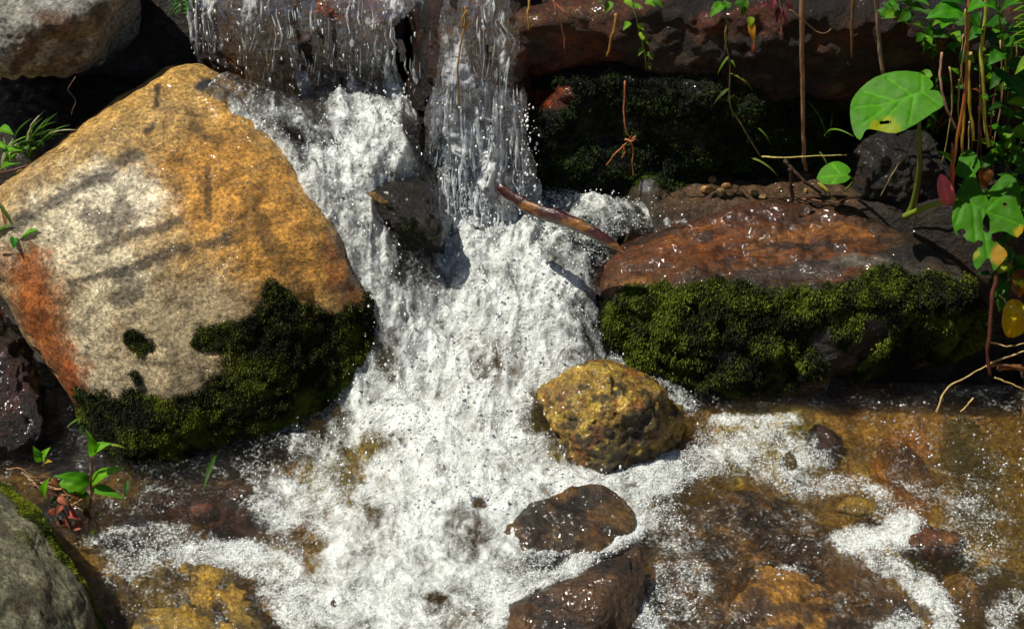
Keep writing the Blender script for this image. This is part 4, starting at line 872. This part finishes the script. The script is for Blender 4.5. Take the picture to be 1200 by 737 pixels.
plant('climbing_weed', 'pair of pale yellow upright stems with a few dark broad leaves at right', 'plant', (1150, 200, .2),
 [([(1156, -10, .2), (1153, 40, .2), (1150, 60, .2), (1151, 100, .19), (1154, 140, .19), (1158, 172, .19)], .0038, .0032, '#b8b84a'), ([(1138, 62, .19), (1135, 100, .18), (1138, 135, .18), (1140, 165, .18)], .003, .0028, '#c0ac44'), ([(1134, 70, .2), (1130, 120, .19), (1128, 180, .18)], .0026, .0026, '#b88a30')],
 [((1152, 32, .2), (1182, 28, .16), 24, '#2e7420', {}), ((1150, 34, .2), (1134, 48, .18), 16, '#3c8c26', {}), ((1140, 30, .18), (1150, 14, .18), 18, '#2c7020', {}), ((1155, 40, .2), (1168, 60, .2), 20, '#1e5418', {}), ((1148, 110, .18), (1140, 104, .17), 7, '#a85a3c', {}), ((1150, 112, .18), (1158, 118, .17), 10, '#58982c', {}),
  ((1136, 60, .2), (1124, 76, .2), 14, '#1c4c16', {})])
rr = np.random.RandomState(31)
names = [('low dark leaved weed in the shade behind the big round leaf', 1095, 120, .34, 9, 32, 40), ('bushy dark green weed filling the top right corner', 1182, 80, .30, 20, 34, 62), ('weed with narrow green leaves over the ragged lobed leaf', 1182, 165, .22, 12, 26, 30),
         ('tangled weed with small leaves above the yellow fallen leaf', 1178, 320, .10, 9, 22, 26), ('small leafy sprig lit at the top edge left of the red stem', 1052, 12, .2, 5, 20, 14), ('shaded weed behind the pale yellow stems', 1128, 60, .36, 13, 34, 40), ('weed with mid green leaves hanging above the large round leaf', 1098, 40, .28, 9, 24, 26),
         ('dark weed rooted at the right edge beside the lobed leaf', 1192, 230, .20, 9, 20, 50), ('dark creeping weed at the back under the ledge, right of the bare sticks', 1060, 60, .40, 8, 30, 34)]
for q, (lb, cx, cy, yy, n, sx, sy) in enumerate(names):
    lv = []; st = []
    for i in range(int(n*2.6)):
        a = rr.rand()*6.28; bx = cx+(rr.rand()-.5)*sx*1.8; by = cy+(rr.rand()-.5)*sy*1.8; ln = 11+16*rr.rand(); dx = math.cos(a)*ln; dy = abs(math.sin(a))*ln*.6*(1 if rr.rand() < .7 else -1)
        bright = rr.rand(); c = '#3a7a20' if bright < .45 else ('#3f8c24' if bright < .8 else '#6ab030')
        lv.append(((bx, by, yy+.05*(rr.rand()-.5)), (bx+dx, by+dy, yy-.03*rr.rand()), ln*(.5+.25*rr.rand()), c, D(shape='ovate' if rr.rand() < .6 else 'lance', nu=5, nv=10, nrm=(-.3+.6*rr.rand(), -.5, .7))))
        if i % 3 == 0: st.append(([(cx+(rr.rand()-.5)*10, cy+sy*.9, yy+.02), ((cx+bx)/2+4, (cy+sy*.5+by)/2, yy), (bx, by, yy)], .0016, .001, '#4a5c22' if rr.rand() < .5 else '#6a4a30'))
    plant('leafy_weed', lb, 'weed', (cx, cy+sy*.9, yy+.02), st, lv, 'weeds crowding the right bank')
plant('leafy_weed', 'broad leaved green weed lit by the sun at the top edge beside the fern', 'weed', (1178, 90, .2), [([(1178, 92, .2), (1176, 60, .18), (1172, 20, .16), (1170, -10, .15)], .0024, .0016, '#6a8a34'), ([(1178, 92, .2), (1185, 60, .18), (1192, 40, .16)], .002, .0014, '#5c7a30')],
 [((1172, 20, .16), (1152, 4, .13), 22, '#4cab2a', D(shape='tooth')), ((1172, 16, .16), (1196, 2, .13), 22, '#3c8c26', D(shape='tooth')), ((1174, 44, .17), (1198, 36, .13), 24, '#2f7a20', {}), ((1176, 60, .18), (1158, 76, .15), 22, '#3c8c26', {}), ((1192, 40, .16), (1206, 62, .13), 20, '#4a9a2a', {}), ((1184, 70, .18), (1204, 92, .15), 24, '#2c6c1e', {}),
  ((1178, 84, .19), (1160, 104, .16), 20, '#2c6c1e', {}), ((1180, 92, .2), (1202, 118, .16), 22, '#347c22', {}), ((1180, 120, .2), (1206, 128, .15), 18, '#74b83c', D(shape='lance')), ((1176, 124, .2), (1160, 128, .16), 14, '#2c5c20', {})])
plant('leafy_weed', 'weed with toothed hanging leaves at the right edge below the lobed leaf', 'weed', (1190, 300, .08), [([(1186, 296, .08), (1180, 330, .05), (1172, 352, .04)], .0018, .0012, '#6a7c34')],
 [((1186, 310, .06), (1166, 322, .04), 13, '#9cc050', {}), ((1184, 318, .06), (1198, 338, .04), 14, '#5c9c34', {}), ((1180, 330, .05), (1166, 348, .03), 16, '#3f8426', D(shape='tooth')), ((1176, 340, .05), (1170, 366, .03), 15, '#3a7c24', D(shape='tooth')), ((1182, 305, .07), (1168, 300, .05), 10, '#7cb444', {}), ((1190, 300, .07), (1204, 312, .05), 12, '#4c8c2c', {})])
# fern
fr = empty('fern', P(1215, 60, y=.08), 'light green fern frond entering at the top right corner', 'fern')
tubeo('stem', [(1225, 90, .1), (1212, 40, .06), (1204, -20, .04)], .0016, .001, '#7a9c3c', M_STEM, fr)
for i in range(9):
    y = 62-i*9.5; x = 1216-i*1.4
    leaf('leaflet', (x, y, .07), (x-27+i*1.2, y-3+((i == 0)*28), .05), 9 if i else 13, '#8ccc50', fr, 'lance', seed=i, nu=5, nv=10, veins=False)
# fallen yellow leaf and tangled litter
o_ = leaf('fallen_leaf', (1186, 350, .05), (1188, 396, .02), 32, '#ffe020', None, 'round', c2='#ffc810', droop=.05); tag(o_, 'bright yellow fallen leaf on the dark bank at the right edge', 'leaf')
o_ = leaf('fallen_leaf', (1192, 315, .06), (1196, 350, .04), 22, '#7a4418', None, 'ovate', c2='#a86420'); tag(o_, 'brown curled dead leaf just above the yellow leaf', 'leaf')
o_ = leaf('fallen_leaf', (1150, 196, .11), (1153, 222, .1), 20, '#6a3c18', None, 'ovate', c2='#8a5424', fold=.6); tag(o_, 'rust brown dead leaf behind the lobed leaf', 'leaf')

# --- bare sticks and twigs
def stick(name, label, cat, pts, r0, r1, c, mat=None, wob=.0015, group=None, **k):
    o = tubeo(name, pts, r0, r1, c, mat or M_WOOD, wob=wob, seed=int(pts[0][0]) % 17, **k); tag(o, label, cat, group); return o
stick('stick', 'upright pale brown bare stick standing in front of the mossy recess', 'stick', [(941, -20, .24), (939, 40, .24), (940, 90, .25), (941, 140, .26), (942, 178, .27), (944, 200, .28)], .0048, .0036, '#9a7658', n=60)
stick('stick', 'short thin brown stick hanging at the top edge between the taller sticks', 'stick', [(1000, -15, .26), (999, 20, .26), (998, 68, .27)], .0048, .002, '#7a5a3c')
stick('stick', 'grey brown stick slanting down behind the large round leaf', 'stick', [(1024, -15, .28), (1029, 30, .28), (1034, 88, .28)], .0042, .0038, '#857260')
stick('twig', 'thin curved twig crossing the upright bare stick near the top', 'twig', [(926, 12, .22), (940, 24, .22), (955, 36, .23), (966, 39, .23), (975, 34, .24)], .0014, .001, '#8a6a44')
stick('twig', 'pale straight twig lying across the foot of the upright stick', 'twig', [(893, 184, .24), (920, 185, .23), (950, 183, .23), (992, 182, .24)], .0017, .0012, '#b8a860')
stick('twig', 'dark crooked twig lying over the tan pebbles', 'twig', [(920, 188, .24), (932, 202, .22), (945, 215, .21), (962, 226, .22)], .0042, .0025, '#3c2c22')
stick('twig', 'short dark upright twig standing on the tan pebbles', 'twig', [(926, 198, .20), (927, 215, .2), (929, 236, .2)], .0045, .0035, '#3a2414')
stick('twig', 'thin pale twig leaning against the dark round stone', 'twig', [(1068, 176, .18), (1055, 190, .17), (1044, 208, .17), (1032, 230, .18)], .0016, .0012, '#8a7a58')
stick('twig', 'red brown twig lying behind the top edge of the slab', 'twig', [(935, 232, .24), (960, 236, .22), (990, 246, .22)], .0017, .0014, '#8a5a3c')
stick('twig', 'bent grey stem behind the red stem, right of the large leaf', 'twig', [(1104, 62, .18), (1102, 90, .16), (1107, 118, .15), (1120, 150, .15)], .0024, .0024, '#a07c68')
stick('twig', 'thin red brown stem at the right of the yellow stems', 'twig', [(1170, 80, .2), (1164, 120, .19), (1160, 160, .19)], .0015, .0015, '#8a5040')
stick('twig', 'thin green brown hanging vine with side shoots left of the upright stick', 'vine', [(852, 30, .25), (850, 45, .25), (855, 75, .25), (855, 120, .26), (870, 150, .26), (892, 184, .26)], .0017, .0014, '#6a5c34')
stick('twig', 'yellow brown broken twig hanging from the ledge beside the leafy sprig', 'twig', [(722, 17, .27), (718, 40, .26), (712, 66, .26)], .0034, .0024, '#96692a')
stick('twig', 'thin red brown rootlet hanging in two strands at the lip of the ledge', 'root', [(647, -8, .27), (652, 15, .25), (660, 38, .25), (662, 58, .25)], .0016, .0012, '#9a5c3c')
stick('twig', 'short red brown rootlet slanting off the ledge lip', 'root', [(648, 0, .27), (658, 12, .25), (668, 24, .25)], .0015, .001, '#a0603c')
stick('twig', 'straw coloured stalk hanging over the ledge lip right of the falls', 'twig', [(620, -10, .28), (619, 12, .26), (620, 36, .26)], .0026, .0014, '#b08a44')
stick('twig', 'long straw coloured stalk caught on the rock between the two falls', 'twig', [(546, 8, .27), (545, 30, .27), (538, 60, .27), (536, 95, .27), (539, 130, .28)], .0022, .0015, '#a8824a')
stick('twig', 'golden loop of dead stalk on the red rock between the falls', 'twig', [(548, 12, .265), (541, 24, .265), (545, 34, .265), (549, 24, .265)], .0016, .0014, '#b08440')
r = np.random.RandomState(8)
for i in range(16):
    x = 1075+120*r.rand(); y = 10+160*r.rand(); yy = .12+.2*r.rand(); h = 50+80*r.rand()
    stick('twig', 'thin bare stem among the weeds of the right bank', 'twig', [(x, y, yy), (x+8*(r.rand()-.5), y+h*.5, yy), (x+22*(r.rand()-.5), y+h, yy+.01)], .0009+.0013*r.rand(), .001, ['#8a6a44', '#a89a58', '#6a3c30', '#c0a878'][i % 4], group='bare stems among the weeds')
rt = empty('hanging_root', P(735, 100, y=.22), 'forked reddish root dangling in front of the dark moss', 'root')
for q in ([(732, 95, .22), (731, 130, .21), (733, 152, .2), (738, 160, .2)], [(738, 160, .2), (742, 175, .2), (741, 190, .2), (743, 206, .2)], [(745, 160, .2), (730, 172, .2), (718, 184, .2), (710, 194, .2)], [(733, 163, .2), (740, 166, .19), (745, 163, .2)], [(730, 170, .2), (732, 178, .2), (729, 185, .2)]):
    tubeo('rootlet', q, .0019, .0012, '#a8663c', M_WOOD, rt, wob=.0012, seed=int(q[0][0]) % 9)
# the drifting stick
Q = catmull([P(584, 220, y=.13), P(620, 242, y=.10), P(660, 258, y=.075), P(700, 276, y=.05), P(732, 296, y=.03)], 70)
t = np.linspace(0, 1, 70); Rr = 1.2*(.0075+.0045*np.sin(np.pi*np.clip(t*1.15, 0, 1))**.8)*(1-.85*sstep(.88, 1, t))*(1+.12*vnoise(np.c_[t*0, t*0, t*12], 1, 3))
V_, F_, cp = tube_vf(Q+.002*np.c_[t*0, t*0, vnoise(np.c_[t*0, t*0, t*9], 1, 5)], Rr, 16, .62); V_ = V_+.0012*fbm(V_*np.array([.5, 1, 1]), 90, 3, 4)[:, None]
cl = np.tile(lin('#42180f', .6), (len(V_), 1)); q = sstep(.1, .5, fbm(V_*np.array([.4, 1, 1]), 60, 3, 8))[:, None]; cl = cl*(1-q)+lin('#8a5a22', .7)*q
o_ = mesh_mixed('driftwood', V_, np.r_[F_, cp], M_WETW, cl, Q[0], None); tag(o_, 'split wet red brown stick lodged between the plunge and the slab', 'driftwood')
# roots on the right bank
bk = empty('exposed_root', P(1160, 430, y=.02), 'pale branching root spreading over the water at the right bank', 'root')
for q, r0 in (([(1098, 482, -.06), (1110, 455, -.04), (1130, 443, -.03), (1155, 429, -.01)], .0022), ([(1155, 429, -.01), (1175, 420, 0), (1205, 410, .0)], .0026), ([(1155, 429, -.01), (1180, 428, 0), (1205, 432, 0)], .0032), ([(1165, 442, -.02), (1185, 450, -.02), (1205, 458, -.02)], .002), ([(1160, 400, .0), (1180, 406, 0), (1205, 402, 0)], .0018), ([(1170, 345, .02), (1185, 360, .01), (1205, 372, .01)], .0015)):
    tubeo('rootlet', q, r0, r0*.6, '#c0a468' if r0 < .003 else '#94663c', M_WOOD, bk, wob=.002, seed=int(q[0][1]) % 9)
stick('exposed_root', 'twisted dark red root running down the bank between the slab and the yellow leaf', 'root', [(1168, 320, .04), (1163, 350, .02), (1160, 385, 0), (1157, 410, -.01), (1160, 440, -.02)], .0042, .0032, '#5a2c1c')
stick('exposed_root', 'thin pale crooked root dipping into the water at the right', 'root', [(1140, 466, -.05), (1134, 474, -.06), (1126, 482, -.07)], .0018, .0012, '#c8a468')
stick('exposed_root', 'brown stub of root entering at the right edge', 'root', [(1170, 432, .0), (1190, 430, .01), (1215, 436, .02)], .005, .006, '#8a5c3c')
# --- hanging sprigs on the ledge
plant('hanging_sprig', 'leafy green sprig hanging over the ledge beside the broken twig', 'plant', (745, -10, .28), [([(738, -12, .28), (745, 15, .26), (751, 40, .26), (758, 82, .26)], .0014, .001, '#5c6c34')],
 [((738+dx, y, .255), (738+dx+ex, y+ey, .24), w_, c_, D(nu=5, nv=9, shape=s_)) for dx, y, ex, ey, w_, c_, s_ in [(-22, 2, -6, 14, 11, '#6ab03a', 'tooth'), (-6, 0, 10, 10, 10, '#8cc45a', 'tooth'), (2, 8, 14, 2, 9, '#5c9c30', 'tooth'), (18, 2, 12, 6, 10, '#6cae38', 'ovate'), (26, 0, 14, 10, 9, '#4c8426', 'ovate'), (0, 26, -8, 10, 9, '#74b840', 'ovate'), (10, 28, 6, 8, 8, '#8cc84c', 'ovate'), (12, 38, 4, 9, 7, '#a4d070', 'round'), (14, 44, 8, 8, 8, '#74a848', 'ovate'), (16, 56, -6, 10, 7, '#6c9c40', 'ovate'), (19, 62, 8, 8, 7, '#5c8c34', 'ovate'), (20, 72, 4, 10, 6, '#60803c', 'lance'), (-30, -4, -8, 8, 9, '#3c7424', 'ovate')]])
plant('hanging_sprig', 'hanging shoot with a curled yellow leaf and thin grass blades left of the upright stick', 'plant', (850, -10, .28), [([(846, -12, .28), (850, 10, .25), (851, 40, .25), (850, 60, .25)], .0014, .001, '#6a7838')],
 [((848, 4, .25), (832, 20, .23), 15, '#5cae36', D(shape='tooth')), ((852, 2, .25), (850, 14, .24), 12, '#4c9a2c', {}), ((862, 2, .25), (872, 10, .24), 12, '#3a7c24', {}), ((876, 0, .26), (868, 22, .25), 9, '#4a8428', {}), ((880, 22, .24), (884, 52, .23), 9, '#d0b830', D(c2='#e0a030', roll=.5)), ((884, 50, .23), (880, 66, .23), 4, '#a05030', {}), ((881, 20, .24), (878, 32, .23), 9, '#86b030', {}),
  ((854, 66, .25), (840, 88, .24), 3, '#6a9a58', D(shape='grass')), ((856, 70, .25), (862, 80, .24), 3, '#6a9a58', D(shape='grass')), ((855, 86, .25), (884, 106, .24), 3, '#7c9a6a', D(shape='grass')), ((854, 104, .25), (836, 122, .24), 4, '#4c6c38', D(shape='grass')), ((850, 24, .25), (864, 44, .24), 3, '#a08a58', D(shape='grass')),
  ((888, 150, .25), (904, 170, .24), 2.5, '#6a9058', D(shape='grass')), ((880, 185, .25), (912, 205, .23), 3, '#8ca878', D(shape='grass'))])
plant('hanging_sprig', 'cluster of withered purple red leaves at the lip of the ledge', 'plant', (915, -10, .27), [([(912, -12, .27), (914, 10, .25), (915, 30, .25)], .0012, .001, '#704040')],
 [((908, 0, .25), (903, 14, .24), 8, '#7a2c34', {}), ((914, 8, .25), (910, 28, .24), 9, '#6a3038', {}), ((918, 10, .25), (922, 32, .24), 8, '#7c4448', {}), ((914, 32, .25), (914, 46, .24), 6, '#8a5a50', {}), ((922, 2, .25), (928, 16, .24), 8, '#5a2428', {}), ((900, 4, .25), (890, 10, .24), 7, '#6a2a30', {})])
plant('grass_tuft', 'few thin green grass blades beside the upright stick', 'grass', (968, 165, .26), [], [((968, 160, .26), (948, 118, .24), 3.2, '#4a7c44', D(shape='grass', droop=.06)), ((966, 160, .25), (998, 156, .2), 3.6, '#7ab85a', D(shape='grass', droop=.2)), ((970, 162, .26), (976, 130, .25), 2.6, '#2c5424', D(shape='grass')), ((958, 214, .22), (978, 235, .2), 4, '#b8b840', D(shape='grass')), ((960, 178, .24), (972, 200, .22), 2.5, '#5c8c4c', D(shape='grass'))])
# --- left side
lv = []
r = np.random.RandomState(4)
for i in range(34):
    x = 2+50*r.rand(); y = 190-20*r.rand()+x*-.4+14; a = -.2+1.1*r.rand(); ln = 22+34*r.rand()
    lv.append(((x, y, .16+.05*r.rand()), (x+math.sin(a)*ln, y-math.cos(a)*ln*.8, .14+.05*r.rand()), 3.4, ['#4c8c24', '#6cb030', '#3a6c20', '#b8b890'][int(r.rand()*3.3)], D(shape='grass', droop=.15, nu=3, nv=10)))
for x, y, ex, ey, w_ in [(0, 150, 16, 8, 12), (2, 178, 26, -2, 11), (18, 185, 14, -14, 10), (0, 200, 22, -10, 10), (-4, 170, 10, 4, 10)]:
    lv.append(((x, y, .15), (x+ex, y+ey, .13), w_, '#6cc02c', {}))
plant('grass_tuft', 'clump of green grass and small leaves between the granite and golden boulders', 'grass', (20, 205, .2), [([(-10, 205, .14), (20, 198, .13), (50, 186, .14)], .003, .0018, '#5a3424')], lv)
stick('twig', 'curved whitish dead stalk above the grass clump at left', 'twig', [(32, 165, .13), (38, 145, .12), (46, 136, .12)], .0014, .001, '#c8b8a0')
stick('root', 'pale wiry rootlets in the shade under the granite boulder', 'root', [(88, 90, .2), (80, 105, .19), (88, 118, .19), (84, 135, .19)], .001, .0008, '#6a5448')
plant('grass_tuft', 'leafy grass tuft with one long thin blade lying on the golden boulder', 'grass', (0, 300, .02), [],
 [((22, 280, .0), (44, 268, -.01), 11, '#6ccc2c', {}), ((18, 275, .0), (16, 292, -.02), 10, '#38a030', {}), ((-4, 235, .04), (30, 288, -.01), 4, '#4c7c34', D(shape='grass')), ((0, 250, .04), (40, 276, .0), 3, '#c89c58', D(shape='grass')), ((-5, 260, .04), (16, 290, .0), 5, '#6c9c40', D(shape='grass')), ((20, 288, .0), (92, 297, -.04), 2.4, '#5c8c3c', D(shape='grass', droop=-.12)),
  ((0, 262, .03), (14, 300, -.01), 3, '#b8a070', D(shape='grass')), ((-5, 280, .02), (12, 262, .0), 6, '#5aa030', D(shape='grass')), ((0, 296, .0), (22, 298, -.01), 2.2, '#d0a888', D(shape='grass')), ((2, 240, .04), (10, 275, .0), 4, '#a86c3c', D(shape='grass'))])
plant('leafy_weed', 'small feathery green sprig beside the waterfall at the top edge', 'weed', (212, -10, .36), [([(212, -12, .36), (205, 5, .34), (195, 20, .33)], .001, .0008, '#3a7030')],
 [((212, -4+4*i, .34), (212+s*(16-2*i), 2+4*i, .33), 3, '#3c9a3c', D(shape='grass', nu=3, nv=7)) for i in range(5) for s in (-1, 1)])
YB = -.34
plant('leafy_weed', 'bright green broad leaved seedling growing between the mossy boulder and the grey boulder', 'weed', (105, 635, -.36),
 [([(104, 636, YB), (105, 610, YB), (106, 580, YB), (107, 555, YB), (109, 535, YB)], .0026, .0018, '#7a4a2c'), ([(112, 632, YB), (113, 612, YB), (112, 600, YB)], .0014, .001, '#8ca040')],
 [((109, 534, YB), (102, 504, YB), 14, '#74d034', D(nrm=(.5, -.6, .6))), ((110, 528, YB), (130, 519, YB), 12, '#78d436', {}), ((130, 521, YB), (148, 525, YB), 3, '#a4c080', D(shape='grass')), ((106, 566, YB), (63, 557, YB-.02), 17, '#58b42c', {}), ((107, 566, YB), (146, 546, YB), 15, '#78cc40', {}), ((108, 572, YB), (146, 584, YB-.02), 14, '#5cb02e', {}),
  ((100, 575, YB), (70, 565, YB), 20, '#6cc034', D(shape='round')), ((104, 580, YB), (78, 584, YB-.02), 10, '#3c9030', {}), ((103, 600, YB), (96, 572, YB), 7, '#c8b868', {}), ((48, 540, YB+.02), (39, 523, YB+.02), 12, '#68c438', {}), ((50, 540, YB+.02), (58, 524, YB+.02), 11, '#84d048', {}), ((52, 545, YB+.02), (60, 540, YB), 9, '#b89838', {}), ((52, 582, YB), (56, 560, YB), 12, '#74d034', D(shape='ovate')),
  ((60, 590, YB), (72, 580, YB), 6, '#3c7c2c', {}), ((106, 630, YB-.02), (112, 620, YB-.02), 9, '#a0c830', {}), ((108, 632, YB-.02), (100, 634, YB-.03), 8, '#b8c030', {}), ((112, 606, YB), (116, 598, YB), 5, '#a8c870', {})])
plant('leafy_weed', 'withered pink and brown leaves at the foot of the green seedling', 'weed', (90, 640, -.36), [([(92, 640, -.35), (82, 615, -.35), (70, 590, -.35)], .002, .0014, '#6a3c28')],
 [((x, y, -.35), (x+ex, y+ey, -.36), w_, c_, D(nu=5, nv=9, shape=s_, roll=ro, fold=.6)) for x, y, ex, ey, w_, c_, s_, ro in [(80, 600, 14, 8, 10, '#d86858', 'tooth', .3), (98, 612, -14, 10, 10, '#c8785c', 'tooth', -.3), (90, 618, 6, 16, 10, '#d89468', 'ovate', .5), (68, 582, 12, 10, 9, '#c87a60', 'tooth', .2), (74, 592, -8, 10, 9, '#a85a44', 'ovate', 0), (84, 590, 12, -6, 8, '#d8a868', 'ovate', .4), (60, 560, 12, 12, 8, '#8a5a34', 'ovate', .4), (96, 628, -10, 8, 9, '#b86048', 'ovate', 0), (110, 640, 12, 2, 7, '#c8a060', 'lance', 0), (76, 608, 6, 12, 8, '#e0745c', 'tooth', .7), (58, 596, 8, 10, 8, '#8c4a30', 'ovate', .2), (66, 610, 12, 6, 7, '#6a3c24', 'lance', .4), (84, 575, 10, 12, 8, '#946038', 'ovate', .4), (100, 595, 8, 14, 8, '#6c4428', 'ovate', .6)]])
plant('grass_tuft', 'narrow dark blades hanging by the mossy boulder over the pool', 'grass', (250, 540, -.2), [], [((254, 532, -.22), (236, 580, -.3), 6, '#3c6c34', D(shape='lance')), ((150, 562, -.25), (147, 585, -.28), 7, '#3c6c44', D(shape='lance')), ((95, 490, -.26), (78, 500, -.28), 3, '#6ca048', D(shape='grass')), ((93, 492, -.26), (94, 512, -.28), 4, '#3c7440', D(shape='grass'))])
r = np.random.RandomState(14)
for i in range(16):
    x0 = 2+70*r.rand(); y0 = 545+x0*.5+12*r.rand(); x1 = x0+30+30*r.rand(); y1 = y0+8+22*r.rand(); yy = -.30-.0004*x0
    stick('rootlet', 'thin brown rootlet in the mat of roots over the grey boulder', 'root', [(x0, y0-6, yy), ((x0+x1)/2, (y0+y1)/2-10*r.rand(), yy-.01), (x1, y1, yy-.02)], .0012+.0012*r.rand(), .0009, ['#8a5c3c', '#a87c54', '#5c3824', '#c8a888'][i % 4], wob=.003, group='rootlets matted over the grey boulder')
